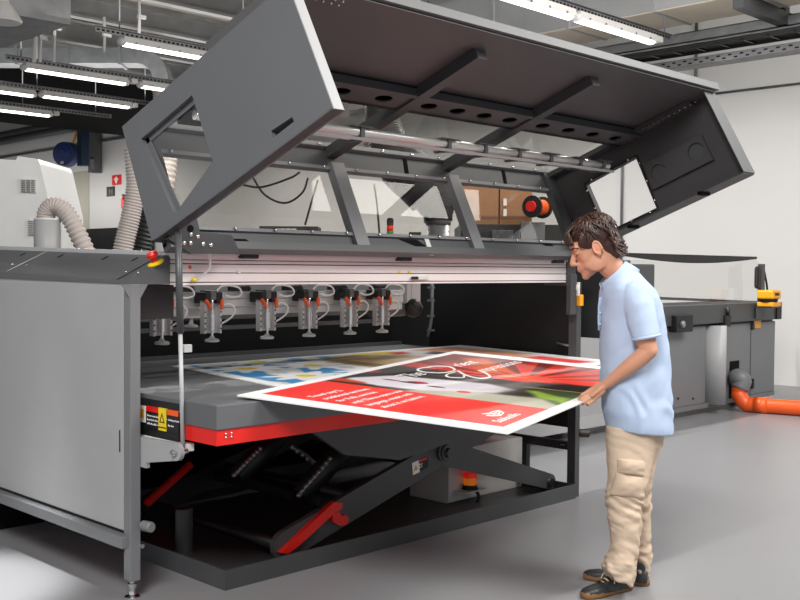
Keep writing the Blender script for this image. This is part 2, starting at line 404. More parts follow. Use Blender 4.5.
for px, y0, y1, lb in ((34, 0, 62, 'thick pale hanger rod left of the bent rods'), (40, 20, 62, 'thin bent conduit rod above the middle left lamp'), (54, 0, 62, 'bent rod with a small side bracket near the ventilation box'), (104, 25, 52, 'short rod with side bracket above the horizontal duct'), (139, 0, 40, 'white rod dropping from the ceiling to the highest left lamp')):
    p0 = UD(px, y0-8, 12.2); p1 = UD(px, y1, 12.2); mid = p0.lerp(p1, .5)+Vector((.02, .02, 0))
    b = MB(); b.tube([p0, mid, p1], .028 if px == 34 else .018, 8); b.box(mid.x-.02, mid.x+.08, mid.y-.02, mid.y+.02, mid.z-.02, mid.z+.02)
    b.build('hanger_rod', M_fixture, label=lb, cat='rod')
# extra dark beams below the deck at left (cross direction) + pipe run low at wall
for i, (py, lb) in enumerate(((124, 'dark pipe run along the far left wall, upper of the pair behind the blue post'), (130, 'dark pipe run along the far left wall, lower of the pair behind the blue post'))):
    a = U(60, py, 'X', 10.15); b = MB(); b.tube([(10.15, a.y-7, a.z), (10.15, a.y+7, a.z)], .11, 10); b.build('ceiling_pipe', M_dark, label=lb, cat='pipe')
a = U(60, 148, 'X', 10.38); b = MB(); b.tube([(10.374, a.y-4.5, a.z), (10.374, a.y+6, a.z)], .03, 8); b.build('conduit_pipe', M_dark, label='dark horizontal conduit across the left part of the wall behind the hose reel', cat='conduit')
q = UD(70, 100, 21); b = MB(); b.box(q.x-4, q.x+3.0, q.y-2.5, q.y+2.5, q.z-.25, q.z+.5); b.build('roof_girder', M_void, label='roof girder block above the far left wall, coloured black for its dark underside', cat='girder')  # shade under the roof put into the block's black colour

# ---- far wall items at left
q = U(70, 155, 'X', 9.5); r = 12.5/FPX*((q-CAM).dot(_F))
t = thing('hose_reel', q, 'round navy blue hose reel on the blue post', 'hose reel')
face = Vector((-.85, -.52, 0)).normalized(); side = Vector((.52, -.85, 0))
b = MB(); b.lathe(q+face*.35, -face, [(0, r*.35), (.02, r*.7), (.04, r*.72), (.05, r*.94), (.28, r), (.32, r*.9)], 28); b.build('drum', M_blue, t)
b = MB(); b.lathe(q+face*.37, -face, [(0, r*.3), (.03, r*.42)], 20); b.build('hub', M_blue, t)
b = MB(); b.obox(q+face*.36+Vector((0, 0, -r*.72)), side, face, (0, 0, 1), .04, .005, .03); b.build('label_plate', M_white, t)
p0 = U(83, 108, 'X', 9.55); p1 = U(83, 166, 'X', 9.55)
b = MB(); b.box(9.45, 9.65, p0.y-.11, p0.y+.11, p1.z, p0.z+.3); b.build('blue_post', M_bluepost, label='steel blue square post beside the hose reel', cat='post')
b = MB(); b.tube(curve_pts([UD(73, 112, 25.4), UD(77, 130, 25.4), UD(72, 146, 25.6)], 14), .03, 8)
b.build('air_line', M_amber, label='short yellow air line feeding the hose reel from above', cat='hose')
b = MB(); b.tube(curve_pts([UD(58, 150, 25.6), UD(58.5, 175, 25.6), UD(63, 205, 25.6), UD(66, 235, 25.6)], 14), .022, 8)
b.build('hanging_hose', M_amber, label='long thin yellow hose hanging down from the hose reel', cat='hose')
q = U(97, 145, 'X', 10.3); b = MB(); b.box(10.1, 10.38, q.y-.09, q.y+.09, U(97, 173, 'X', 10.3).z, U(97, 118, 'X', 10.3).z)
b.bar((9.95, U(92, 158, 'X', 9.95).y, U(92, 158, 'X', 9.95).z), (10.2, q.y, U(97, 172, 'X', 10.3).z), .08, .08); b.build('wall_bracket', M_steel2, label='grey steel wall bracket right of the blue post', cat='bracket')
def wall_rect(name, px0, py0, px1, py1, m_, x=10.385, th=.03, parent=None, **kw):
    a = U(px0, py0, 'X', x); c = U(px1, py1, 'X', x)
    b = MB(); b.box(x, x+th, c.y, a.y, c.z, a.z); return b.build(name, m_, parent, **kw)
s = thing('fire_hose_sign', U(117, 184, 'X', 10.37), 'red square wall sign with white pictogram', 'sign')
wall_rect('sign_plate', 112, 175.5, 121, 184.5, M_red, parent=s)
a = U(116, 180, 'X', 10.37); b = MB(); b.ball((10.375, a.y, a.z), (.01, .06, .09)); b.box(10.37, 10.38, a.y-.1, a.y+.1, a.z+.0, a.z+.04); b.build('pictogram', M_white, s)
s = thing('floor_number_sign', U(111, 196, 'X', 10.37), 'black square wall sign below the red sign', 'sign')
wall_rect('sign_plate', 106.5, 187, 114.5, 196, M_black, parent=s)
a = U(110.5, 191.5, 'X', 10.37); b = MB(); b.box(10.372, 10.38, a.y-.09, a.y-.03, a.z-.08, a.z+.06).box(10.372, 10.38, a.y+.03, a.y+.09, a.z-.08, a.z+.06).box(10.372, 10.38, a.y-.04, a.y+.04, a.z-.02, a.z+.02); b.build('pictogram', M_steel2, s)
a = U(123.5, 208, 'X', 10.2); s = thing('fire_extinguisher', a, 'small red fire extinguisher on the far wall below signs', 'fire extinguisher')
b = MB(); b.lathe(a, (0, 0, 1), [(0, .05), (.02, .06), (.2, .06), (.25, .03), (.28, .02)], 16); b.build('cylinder', M_red, s)
b = MB(); b.box(a.x-.03, a.x+.03, a.y-.08, a.y+.03, a.z+.28, a.z+.33); b.build('valve', M_black, s)
# dark cabinet low left, wall pads
a = U(86, 229, 'X', 9.6); c = U(119, 252, 'X', 9.6); b = MB(); b.box(9.6, 10.35, c.y-.3, a.y, 0, a.z); b.box(9.58, 9.6, c.y-.2, a.y-.1, .2, a.z-.1); b.build('steel_locker', M_black, label='low black cabinet standing against the far left wall', cat='cabinet')
wall_rect('wall_panel', 55, 175, 89, 262, mat('buff_wall_patch', (.66, .65, .60), .7, 0, .03), label='buff repaint patch panel on the wall under the hose reel', cat='wall panel')
# skewed white machine far left
pA = [UD(-25, 158, 9.0), UD(16, 160, 9.0), UD(18, 156, 9.0), UD(38, 159, 9.0), UD(40, 164, 9.0), UD(51, 212, 9.0), UD(56, 262, 9.0), UD(-25, 262, 9.0)]
t = thing('white_machine', UD(10, 262, 9.2), 'white sloping machine housing with vent grilles at the left edge', 'machine')
b = MB(); b.poly_prism(pA, Vector((.71, .70, 0))*.9); b.build('housing', M_white, t)
back = -Vector((_F.x, _F.y, 0)).normalized()
for (x0, y0, x1, y1) in ((19, 178, 36, 193), (27, 219, 35, 236)):
    b = MB(); q = [UD(x0, y0, 8.985), UD(x1, y0+2, 8.985), UD(x1, y1, 8.985), UD(x0+2, y1-1, 8.985)]
    b.poly_prism(q, -back*.02); fr = b.build('vent_grille', M_offwhite, t)
    b = MB()
    for k in range(7):
        yy = y0+2+(y1-y0-4)*k/6
        for f0, f1 in ((.12, .36), (.42, .64), (.7, .92)):
            b.bar(UD(x0+(x1-x0)*f0, yy, 8.97), UD(x0+(x1-x0)*f1, yy+.5, 8.97), .006, .006)
    b.build('slats', M_steel2, fr)
for k in range(3):
    q0 = UD(24+k*2, 172+k*3, 8.96); 

# ================================================================== THE PRINTER
# ---- side cabinet at the left
t = thing('side_cabinet', (-.25, 1.8, 0), 'long light grey side cabinet with sloping dark top along the left end of the printer', 'cabinet')
def zt(y, z): return z+.024*(y-.2)
b = MB(); b.box(-.385, -.345, .245, 4.6, .305, 1.44, .004); b.build('side_panel', M_panel, t)
b = MB(); b.box(-.388, -.384, .27, .275, .66, .76); b.build('finger_slot', M_void, t)
b = MB(); b.loft([[(-.39, .19, 1.425), (-.13, .19, 1.425), (-.13, .19, 1.556), (-.16, .19, 1.556), (-.39, .19, 1.440)], [(-.39, 4.6, 1.46), (-.13, 4.6, 1.46), (-.13, 4.6, 1.66), (-.16, 4.6, 1.66), (-.39, 4.6, 1.54)]], smooth=False); b.build('sloped_cover', M_cover, t)
b = MB(); b.loft([[(-.165, .15, 1.553), (-.10, .15, 1.553), (-.10, .15, 1.572), (-.165, .15, 1.572)], [(-.165, 4.6, 1.66), (-.10, 4.6, 1.66), (-.10, 4.6, 1.685), (-.165, 4.6, 1.685)]], smooth=False); b.build('top_strip', M_edge, t)
# seams, slots and screws of the sloped cover
def slope_pt(y, f, lift=.002):
    lo = Vector((-.39, y, zt(y, 1.440)+.003*(y-.2))); hi = Vector((-.16, y, zt(y, 1.556))); n = Vector((-(hi.z-lo.z), 0, hi.x-lo.x)).normalized()
    return lo.lerp(hi, f)+n*lift
for y, f0, f1 in ((.285, 0, .97), (1.42, 0, 1)):
    b = MB(); b.bar(slope_pt(y, f0), slope_pt(y, f1), .006, .002); b.build('panel_seam', M_black if y < 1 else M_edge, t)
for y in (.24, .44, .72, 1.18, 1.62):
    b = MB(); b.bar(slope_pt(y, .72), slope_pt(y, .86), .012, .002); b.build('slot', M_black, t)
for y in (.22, .33, 1.34, 1.5):
    b = MB(); b.ball(slope_pt(y, .3), (.007, .007, .005), u=10, v=6); b.build('screw', M_chrome, t)
b = MB(); b.box(-.42, -.37, .20, 4.6, .235, .288, .003); b.build('bottom_rail', M_mid, t)
b = MB(); b.box(-.37, -.345, .24, 4.6, .288, .306); b.build('shadow_gap', M_black, t)
b = MB(); b.box(-.339, -.11, .26, .33, 1.26, 1.42); b.build('cable_box', M_black, t)
b = MB(); b.box(-.391, -.339, .172, .232, .085, 1.425, .004); po = b.build('corner_post', M_mid, t)
for sx in (-1, 1):
    b = MB(); xx = -.365+sx*.026; b.poly_prism([(xx, .175, 1.425), (xx+sx*.04, .175, 1.425), (xx, .175, 1.36)], (0, .006, 0)); b.build('gusset', M_mid, po)
b = MB(); b.lathe((-.365, .202, 0), (0, 0, 1), [(0, .035), (.012, .035), (.02, .016), (.035, .013), (.05, .013), (.052, .02), (.07, .02), (.072, .012), (.09, .012)], 16); b.build('levelling_foot', M_chrome, t)
b = MB(); b.lathe((-.335, .172, .335), (.15, -1, 0), [(0, .016), (.012, .016), (.013, .024), (.065, .024), (.07, .02)], 20); b.build('round_knob', M_mid, t)
b = MB(); b.lathe((-.345, .2, .24), (.3, -1, 0), [(0, .01), (.04, .01)], 10); b.build('stop_pin', M_chrome, t)
b = MB(); p = slope_pt(.205, .66, 0); n = Vector((-.45, 0, .9)).normalized()
b.lathe(p, n, [(0, .038), (.006, .04), (.012, .03)], 24); ec = b.build('emergency_stop_collar', M_yellow, t)
b = MB(); b.lathe(p, n, [(.01, .014), (.035, .014), (.037, .026), (.05, .027), (.06, .02)], 24); b.build('emergency_stop_button', M_red, ec)
arm = [Vector((-.338, .19, .735)), Vector((-.338, -.11, .742))]+[Vector((-.338, -.11-.038*math.sin(a), .704+.038*math.cos(a))) for a in [PI*k/10 for k in range(1, 10)]]+[Vector((-.338, -.11, .666)), Vector((-.338, .13, .625)), Vector((-.338, .13, .60)), Vector((-.338, .19, .60))]
b = MB(); b.poly_prism(arm, (.02, 0, 0)); ar = b.build('strut_bracket', M_panel, t)
b = MB(); b.lathe((-.34, -.108, .704), (-1, 0, 0), [(0, .017), (.006, .017), (.007, .011), (.02, .01)], 14); b.build('bolt', M_chrome, ar)
# aluminium stub profile beside the label
st = MB(); st.box(-.30, -.25, -.12, .7, .70, .735, .003).box(-.315, -.30, -.12, .7, .705, .712).box(-.315, -.30, -.12, .7, .722, .729); 

# ---- scissor lift table with its base tray
lt = thing('scissor_lift_table', (1.4, .8, 0), 'grey scissor lift table with red skirt standing in a black steel tray', 'lift table')
b = MB(); b.box(.012, 2.788, .012, 1.788, .004, .02); b.box(0, 2.8, 0, .012, 0, .094).box(0, .012, .012, 1.788, 0, .094).box(2.788, 2.8, .012, 1.788, 0, .094).box(0, 2.8, 1.788, 1.8, 0, .094)
b.build('base_tray', M_dark, lt)
TZ = .925; TX0, TY0, TX1, TY1 = -.295, -.35, 2.80, 1.62
b = MB(); b.box(TX0, TX1, TY0, TY1, TZ-.105, TZ, .004); top = b.build('table_top', M_table, lt)
b = MB(); b.box(TX0, TX1, TY1, TY1+.03, TZ-.1, TZ+.025); b.build('rear_lip', M_dark, top)
b = MB(); b.box(TX0+.006, TX1-.006, TY0+.008, TY1, TZ-.172, TZ-.106)
sk = b.build('red_skirt', M_rail, lt)
for sx, sy in ((0, .03), (0, .06)):
    b = MB(); b.ball((TX0+.02+sy, TY0+.006, TZ-.125), .006, u=8, v=6).ball((TX0+.02+sy, TY0+.006, TZ-.14), .006, u=8, v=6); b.build('screw', M_chrome, sk)
b = MB(); b.box(TX0-.003, TX0+.01, TY0+.28, TY1-.1, TZ-.185, TZ-.02); ls = b.build('control_strip', M_black, lt)
lx = TX0-.005
def lab(y0, y1, z0, z1, m_, nm, par=ls, th=.003):
    b = MB(); b.box(lx-th, lx+.002, y0, y1, z0, z1); return b.build(nm, m_, par)
def ly(px, py): q = U(px, py, 'X', lx); return q.y, q.z
(ya, za) = ly(179, 406); (yb, zb) = ly(147, 400); (yc, zc) = ly(179, 414); 
l1 = lab(ya, yb, TZ-.15, TZ-.055, M_black, 'warning_label')
lab(ly(159.5, 402)[0], yb, TZ-.075, TZ-.052, M_red, 'red_band', l1, .005)
lab(ya, ly(168, 402)[0], TZ-.075, TZ-.052, M_orange, 'orange_band', l1, .005)
yl = lab(ly(167, 402)[0], ly(159.5, 402)[0], TZ-.15, TZ-.05, M_yellow, 'yellow_warning_panel', l1, .006)
b = MB(); yy = (ly(167, 402)[0]+ly(159.5, 402)[0])/2
b.poly_prism([(lx-.007, yy-.022, TZ-.115), (lx-.007, yy+.022, TZ-.115), (lx-.007, yy, TZ-.07)], (.0006, 0, 0), [[(lx-.007, yy-.013, TZ-.110), (lx-.007, yy+.013, TZ-.110), (lx-.007, yy, TZ-.082)]]).box(lx-.0075, lx-.006, yy-.03, yy+.03, TZ-.138, TZ-.133)
M_ink = mat('black_ink', (.08, .07, .06), .6); M_inkw = mat('white_ink', (.92, .92, .92), .5); M_inkred = mat('dark_red_ink', (.45, .06, .05), .5)
# the printed lines of the label, too small to read in the photo
tx = []
for k, s_ in enumerate(('Do not reach into the machine', 'Keep hands clear of the table', 'while the table is moving')):
    tx.append(text_mesh(s_, .013, (lx-.004, yb-.006, TZ-.098-.018*k), (0, -1, 0), (0, 0, 1)))
for k, s_ in enumerate(('Crushing of hands', 'Stay clear')):
    tx.append(text_mesh(s_, .012, (lx-.004, ly(168, 402)[0]-.006, TZ-.10-.025*k), (0, -1, 0), (0, 0, 1)))
link_mesh('lettering', join_meshes('lettering', tx), M_inkw, l1)
tri = b.build('warning_triangle', M_ink, l1)
l2 = lab(ly(145.5, 401)[0], ly(140, 400)[0], TZ-.13, TZ-.055, M_inkw, 'small_warning_label')
lab(ly(144.8, 401)[0], ly(140.8, 400)[0], TZ-.11, TZ-.07, M_amber, 'pictogram', l2, .005)
o = st.build('aluminium_stub', M_white, lt)
# scissor arms: two crossing pairs, front and rear
def arm_plate(p0, p1, w, y, th, nm='scissor_arm', taper=None, m_=M_black):
    p0 = Vector(p0); p1 = Vector(p1); d = (p1-p0).normalized(); n = Vector((-d.z, 0, d.x)); ring = []
    w0, w1 = (w, w) if taper is None else taper
    for k in range(9): a = PI/2+PI*k/8; ring.append(p0+d*(w0/2*math.cos(a))+n*(w0/2*math.sin(a)))
    for k in range(9): a = -PI/2+PI*k/8; ring.append(p1+d*(w1/2*math.cos(a))+n*(w1/2*math.sin(a)))
    b = MB(); b.poly_prism(ring, (0, th, 0)); return b.build(nm, m_, lt)
YF = .12
pa = U(290, 553, 'Y', YF); pb = Vector((2.62, YF, .70)); piv = U(443, 452, 'Y', YF)
dirA = (piv-Vector((pa.x, YF, pa.z))).normalized()
a1 = arm_plate((.46, YF, .10), piv+(piv-Vector((.46, YF, .10)))*.62, .155, YF, .035, m_=M_dark)
a2 = arm_plate((2.76, YF+.05, .09), piv+(piv-Vector((2.76, YF, .09)))*.70, .15, YF+.05, .035, taper=(.10, .20), m_=M_dark)
for yr in (1.3,):
    arm_plate((.42, yr, .12), piv+(piv-Vector((.42, YF, .12)))*.7+Vector((0, yr-YF, 0)), .13, yr, .035)
    arm_plate((2.76, yr-.05, .09), piv+(piv-Vector((2.76, YF, .09)))*.7+Vector((0, yr-YF, 0)), .13, yr-.05, .035)
b = MB(); b.lathe(piv, (0, -1, 0), [(0, .05), (.015, .055), (.02, .045), (.035, .045), (.037, .03), (.06, .026)], 24); b.build('pivot_bolt', M_dark, a1)
b = MB(); b.tube([piv+Vector((0, .02, 0)), piv+Vector((0, 1.25, 0))], .035, 14); b.build('pivot_shaft', M_black, lt)
for x, z, r in ((.45, .10, .032), (2.74, .09, .03), (.95, .27, .03)):
    b = MB(); b.tube([(x, YF+.03, z), (x, 1.34, z)], r, 16); b.build('cross_tube', M_black, lt)
b = MB(); b.box(.85, 1.0, YF+.2, 1.3, .2, .26, .01); b.build('cross_beam', M_black, lt)
# hydraulic cylinders with bright rod ends
for (q0, q1, y) in (((236, 478), (288, 425), .75), ((300, 498), (362, 425), .45)):
    p0 = U(*q0, 'Y', y); p1 = U(*q1, 'Y', y)
    b = MB(); b.tube([p0, p1], .062, 18); cy_ = b.build('hydraulic_cylinder', M_black, lt)
    d = (p1-p0).normalized(); off = Vector((-.05, -.05, .03))
    b = MB(); b.tube([p0+off, p0.lerp(p1, .5)+off], .012, 8)
    for k in range(9): b.ball(p0+off+(p1-p0)*(.06*k), .016, u=8, v=6)
    b.build('hydraulic_line', M_steel, cy_)
b = MB(); q0 = U(292, 447, 'Y', .6); q1 = U(318, 466, 'Y', .6); b.tube(curve_pts([q0, q0.lerp(q1, .5)+Vector((0, 0, .01)), q1], 10), .012, 8)
for k in range(6): b.ball(q0.lerp(q1, k/5), .016, u=8, v=6)
b.build('hydraulic_line', M_steel, lt)
b = MB(); b.poly_prism([U(312, 432, 'Y', .03), U(400, 418, 'Y', .03), U(482, 432, 'Y', .03), U(400, 460, 'Y', .03), U(345, 455, 'Y', .03)], (0, .03, 0)); b.build('arm_head_plate', M_dark, lt)
# red latch rails
def lp(px, py, y=YF-.03): return U(px, py, 'Y', y)
b = MB(); b.poly_prism([lp(281, 553), lp(334, 502), lp(343, 503), lp(342, 509), (lp(336, 512)), lp(300, 545), lp(288, 554)], (0, .03, 0)); lr = b.build('red_latch_rail', M_rail, lt)
b = MB(); b.poly_prism([lp(333, 514), lp(339, 511), lp(342, 516), lp(346, 515), lp(349, 518), lp(348, 524), lp(341, 526), lp(333, 522)], (0, .03, 0)); b.build('hook', M_rail, lr)
q0 = U(146, 504, 'Y', 1.22); q1 = U(191, 464, 'Y', 1.22); b = MB(); b.bar(q0, q1, .03, .035); b.build('red_latch_rail', M_rail, lt)
p = U(184, 553, 'Z', .02); zt_ = UPl(184, 508, p, back).z
b = MB(); b.lathe((p.x, p.y, .02), (0, 0, 1), [(0, .05), (.008, .05), (.01, .045), (zt_-.025, .045), (zt_-.02, .042)], 24); b.build('support_pin', M_dark, lt)
# shade round the lift pit put into the black of screen and cabinet
b = MB(); b.box(-.3, 3.3, 1.80, 1.84, .0, 1.40); b.build('rear_screen', M_void, label='rear screen behind the lift table, coloured black for the dark inside of the printer', cat='screen')
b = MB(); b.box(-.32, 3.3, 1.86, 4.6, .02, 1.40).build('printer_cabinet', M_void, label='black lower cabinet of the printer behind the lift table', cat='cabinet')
# label on the front arm
s_ = [U(412, 463, 'Y', YF), U(419, 460, 'Y', YF), U(419.5, 472, 'Y', YF), U(413, 475, 'Y', YF)]
b = MB(); b.poly_prism(s_, (0, -.002, 0)); wl = b.build('warning_label', M_inkw, a1)
b = MB(); b.poly_prism([U(413.6, 471.5, 'Y', YF-.003), U(418, 469, 'Y', YF-.003), U(415.5, 465, 'Y', YF-.003)], (0, -.001, 0)); b.build('warning_triangle', M_amber, wl)
b = MB(); b.poly_prism([U(419, 460, 'Y', YF), U(428, 456.5, 'Y', YF), U(428, 467, 'Y', YF), U(419.5, 472, 'Y', YF)], (0, -.002, 0)); wl2 = b.build('warning_text_panel', M_ink, a1)
b = MB(); b.poly_prism([U(418.5, 460.6, 'Y', YF-.003), U(427, 457, 'Y', YF-.003), U(427, 459, 'Y', YF-.003), U(418.5, 462.8, 'Y', YF-.003)], (0, -.001, 0)); b.build('red_band', M_red, wl2)
q = U(419.6, 465.6, 'Y', YF-.004); q2 = U(427, 462, 'Y', YF-.004); dx = (q2-q)
link_mesh('lettering', join_meshes('l', [text_mesh(s2, .012, q+Vector((0, 0, -.014*k)), dx, (0, 0, 1)) for k, s2 in enumerate(('Pinch', 'point'))]), M_inkw, wl2)

# ---- white control box with beacon under the lift
q = U(447, 470, 'Y', .4)
t = thing('control_box', (2.35, .5, .02), 'pale grey control box standing in the tray under the lift arms at right', 'control box')
bx0 = U(447, 490, 'Y', .42).x; bx1 = U(522, 490, 'Y', .42).x
b = MB(); b.box(bx0, bx1, .42, .75, .02, .36, .006); b.build('housing', M_offwhite, t)
b = MB(); b.box(bx0-.002, bx0+.45*(bx1-bx0), .405, .422, .03, .36, .003); b.build('door', M_offwhite, t)
p = U(470, 489, 'Y', .36)
t = thing('warning_beacon', p, 'round beacon with red cap and amber lens on small white shelf under the lift', 'beacon')
b = MB(); b.box(p.x-.11, p.x+.10, .30, .405, p.z-.008, p.z); b.build('shelf', M_offwhite, t)
b = MB(); b.lathe(p, (0, 0, 1), [(0, .052), (.012, .052), (.014, .046), (.03, .046)], 24); b.build('base_ring', M_black, t)
b = MB(); b.lathe(p+Vector((0, 0, .03)), (0, 0, 1), [(0, .044), (.045, .043)], 24); b.build('amber_lens', M_amberlens, t)
b = MB(); b.lathe(p+Vector((0, 0, .075)), (0, 0, 1), [(0, .046), (.03, .045), (.05, .036), (.056, .02)], 24); b.build('red_cap', M_redlens, t)
b = MB(); b.tube(curve_pts([p+Vector((.03, -.02, 0)), p+Vector((.04, -.04, -.06)), p+Vector((-.02, -.02, -.13)), p+Vector((-.14, .03, -.14))], 14), .011, 8); b.build('lead', M_blackrub, t)

# ---- right end frame: thin post, dark end panel, low rail
t = thing('end_frame', (2.9, .6, 0), 'black end frame and tall dark panel at the right end of the printer', 'frame')
b = MB(); b.box(2.815, 2.865, .02, .085, .0, 1.42, .003); b.build('corner_post', M_dark, t)
b = MB(); b.box(3.02, 3.05, .17, 1.535, .42, 1.42); ep = b.build('end_panel', M_black, t)
b = MB(); b.box(2.83, 2.86, .085, 1.6, .305, .36); b.build('lower_rail', M_black, t)
for y in (.12, .14):
    b = MB(); b.ball((2.828, y, .335), .006, u=8, v=6); b.build('screw', M_chrome, t)
b = MB(); b.box(2.825, 2.865, .43, .475, .0, .305); b.build('short_post', M_black, t)
b = MB(); b.box(2.806, 2.86, .28, .40, .0, .13, .01); b.build('corner_block', M_black, t)
b = MB(); b.lathe((2.865, .04, .42), (1, -.75, -.05), [(0, .02), (.01, .02), (.012, .028), (.075, .028), (.08, .024)], 20); b.build('round_knob', mat('dark_brown_grip', (.20, .14, .13), .5), t)
b = MB(); b.tube(curve_pts([(3.01, 1.50, 1.40), (3.0, 1.49, 1.3), (3.01, 1.5, 1.15), (3.0, 1.53, .98)], 12), .014, 8)
for z in (1.36, 1.26, 1.14, 1.03): b.box(2.985, 3.02, 1.48, 1.53, z-.008, z+.008)
b.build('cable_run', M_mid, ep)
b = MB(); b.box(3.0, 3.02, .20, .26, .985, .995).tube([(3.0, .2, .98), (2.98, .3, 1.0)], .008, 8); b.build('catch', M_steel2, ep)

# ---- gantry beam
bm_ = thing('gantry_beam', (1.3, .16, 1.42), 'long pale aluminium beam running across the printer below the raised hood', 'beam')
b = MB(); b.box(-.17, 2.80, .115, .25, 1.425, 1.552); b.build('beam_core', M_dark, bm_)
b = MB()
for z0, z1 in ((1.420, 1.430), (1.4345, 1.474), (1.4785, 1.516), (1.5205, 1.5345), (1.538, 1.558)): b.box(-.175, 2.805, .10, .20, z0, z1, .0015)
b.build('profile_face', M_beam, bm_)
b = MB(); b.box(-.18, 2.81, .09, .25, 1.558, 1.566); b.build('top_strip', M_white, bm_)
for px, py in ((248, 255), (403, 258), (557, 262)):
    q = U(px, py, 'Y', .09); b = MB(); b.box(q.x-.05, q.x+.045, .06, .12, 1.545, 1.572, .006); b.build('latch_pad', M_black, bm_)
for px, py in ((238.5, 272), (399, 272), (409, 272)):
    q = U(px, py, 'Y', .1); b = MB(); b.box(q.x-.008, q.x+.008, .094, .102, q.z-.006, q.z+.006); b.build('sensor_clip', M_yellow if px > 300 else M_white, bm_)
q = U(190, 267.5, 'Y', .1); b = MB(); b.ball((q.x, .1, q.z), (.01, .006, .01), u=10, v=6); b.build('orange_marker', M_orange, bm_)
q = U(420, 278, 'Y', .1); b = MB(); b.box(q.x-.04, q.x+.06, .088, .102, q.z-.01, q.z+.012, .003); b.build('stop_block', M_offwhite, bm_)
q = U(415, 278, 'Y', .09); b = MB(); b.box(q.x-.03, q.x+.02, .082, .09, q.z-.008, q.z+.008); b.build('black_sensor', M_black, bm_)
b = MB(); b.box(2.80, 2.90, .09, .28, 1.40, 1.60, .004); b.build('end_bracket', M_dark, bm_)
# earth lead with yellow plugs
q0 = U(202, 242, 'Y', .03); q1 = U(196, 280, 'Y', .085)
t = thing('earth_lead', q1, 'white looped cable with yellow plugs between hood and beam at left', 'cable')
b = MB(); b.tube(curve_pts([q0, U(207, 246, 'Y', .02), U(210, 258, 'Y', .03), U(208, 270, 'Y', .05), q1], 24), .006, 8); b.build('lead', M_white, t)
b = MB(); b.tube([U(200, 240, 'Y', .03), U(207, 247, 'Y', .02)], .009, 8); b.build('plug', M_yellow, t)
b = MB(); b.tube([U(192, 281, 'Y', .09), U(196, 279, 'Y', .085)], .009, 8); b.build('plug', M_yellow, t)

# ---- suction rail, grippers
GY = .70
rl = thing('suction_rail', (1.1, GY+.1, 1.3), 'aluminium cross rail that carries the row of suction grippers', 'rail')
b = MB(); b.box(-.12, 1.95, GY+.07, GY+.13, 1.285, 1.325, .003).box(-.25, 1.95, GY+.07, GY+.13, 1.33, 1.365, .003).box(-.25, 1.95, GY+.08, GY+.13, 1.24, 1.28, .003); b.build('rail_profile', M_alu, rl)
b = MB(); b.tube([(-.12, GY+.3, 1.435), (1.35, GY+.3, 1.425)], .03, 14); b.build('air_pipe', M_alu, rl)
b = MB(); b.box(-.12, 2.05, GY+.35, GY+.42, 1.20, 1.245, .003).box(-.25, 2.05, GY+.35, GY+.42, 1.14, 1.16); b.build('rear_profile', M_steel2, rl)
for x in (.25, .62, 1.0, 1.35, 1.7):
    b = MB(); b.box(x-.05, x+.05, GY+.02, GY+.08, 1.372, 1.40, .004).ball((x+.07, GY+.05, 1.386), .018, u=10, v=8); b.build('valve_block', M_black, rl)
b = MB(); b.box(-.2, 2.95, 1.775, 1.80, 1.22, 1.55); b.build('rear_cover', mat('rear_cover_grey', (.33, .335, .34), .5), label='grey rear cover strip behind the suction rail', cat='cover')  # cover strip in one even mid grey
def gripper():
    t = thing('suction_gripper', (0, 0, 0), 'x', 'gripper', 'suction grippers on the cross rail')
    b = MB(); b.box(-.055, .055, -.012, .0, .045, .22, .004); b.box(-.055, -.045, -.04, 0, .045, .22).box(.045, .055, -.04, 0, .045, .22); b.build('back_plate', M_alu, t)
    b = MB()
    for sx in (-.05, .05):
        for z in (.07, .1, .13, .16): b.ball((sx, -.041, z), .005, u=6, v=4)
    b.build('bolt_heads', M_black, t)
    b = MB(); b.lathe((0, -.03, .03), (0, 0, 1), [(0, .008), (.03, .008), (.032, .016), (.12, .016), (.122, .011), (.19, .011), (.2, .007), (.24, .007)], 14); b.build('plunger', M_chrome, t)
    b = MB(); b.lathe((0, -.03, 0), (0, 0, 1), [(0, .036), (.006, .040), (.014, .036), (.02, .016), (.03, .010)], 20); b.build('suction_cup', M_offwhite, t)
    b = MB(); b.box(-.055, -.018, -.05, .06, .205, .265, .004).box(.018, .055, -.05, .06, .205, .265, .004); b.build('clamp', M_black, t)
    b = MB(); b.box(-.022, .022, -.045, .05, .225, .275, .003); b.build('mount', M_steel2, t)
    for sx in (-1, 1):
        b = MB(); b.tube(curve_pts([(sx*.052, -.045, .222), (sx*.044, -.058, .205), (sx*.034+.008, -.058, .172)], 8), [.012, .012, .011, .011, .010, .010, .009, .008, .006], 10); b.build('red_lever', M_orange, t)
    b = MB(); b.tube(curve_pts([(.05, -.03, .09), (.12, -.04, .13), (.15, -.03, .17), (.12, -.02, .20), (.055, -.01, .19)], 16), .0055, 8); b.build('air_tube', M_whitehose, t)
    b = MB(); b.tube(curve_pts([(.03, -.02, .265), (.08, -.02, .30), (.17, -.03, .29), (.2, -.02, .25), (.16, 0, .235), (.1, .0, .25)], 18), .0055, 8); b.build('air_tube', M_whitehose, t)
    return t
g0 = gripper()
gl = ['first suction gripper from the left, next to the gas strut', 'second suction gripper from the left, just right of the gas strut', 'third suction gripper from the left end of the row', 'third suction gripper from the right, above the red poster corner', 'second suction gripper from the right end of the row', 'rightmost suction gripper, nearest the silver column']
for i, (px, py) in enumerate(((162, 342), (212, 342), (267, 339), (309, 337), (350, 334), (382, 331))):
    q = U(px, py, 'Y', GY-.03); o = g0 if i == 0 else copy_tree(g0)
    o.location = (q.x, GY, 1.105); WORLD[o.name] = Vector(o.location); o['label'] = gl[i]
q = U(191, 327, 'Y', GY+.3); t = thing('small_gripper', (q.x, GY+.3, q.z), 'small white rear suction gripper between the two leftmost grippers', 'gripper')
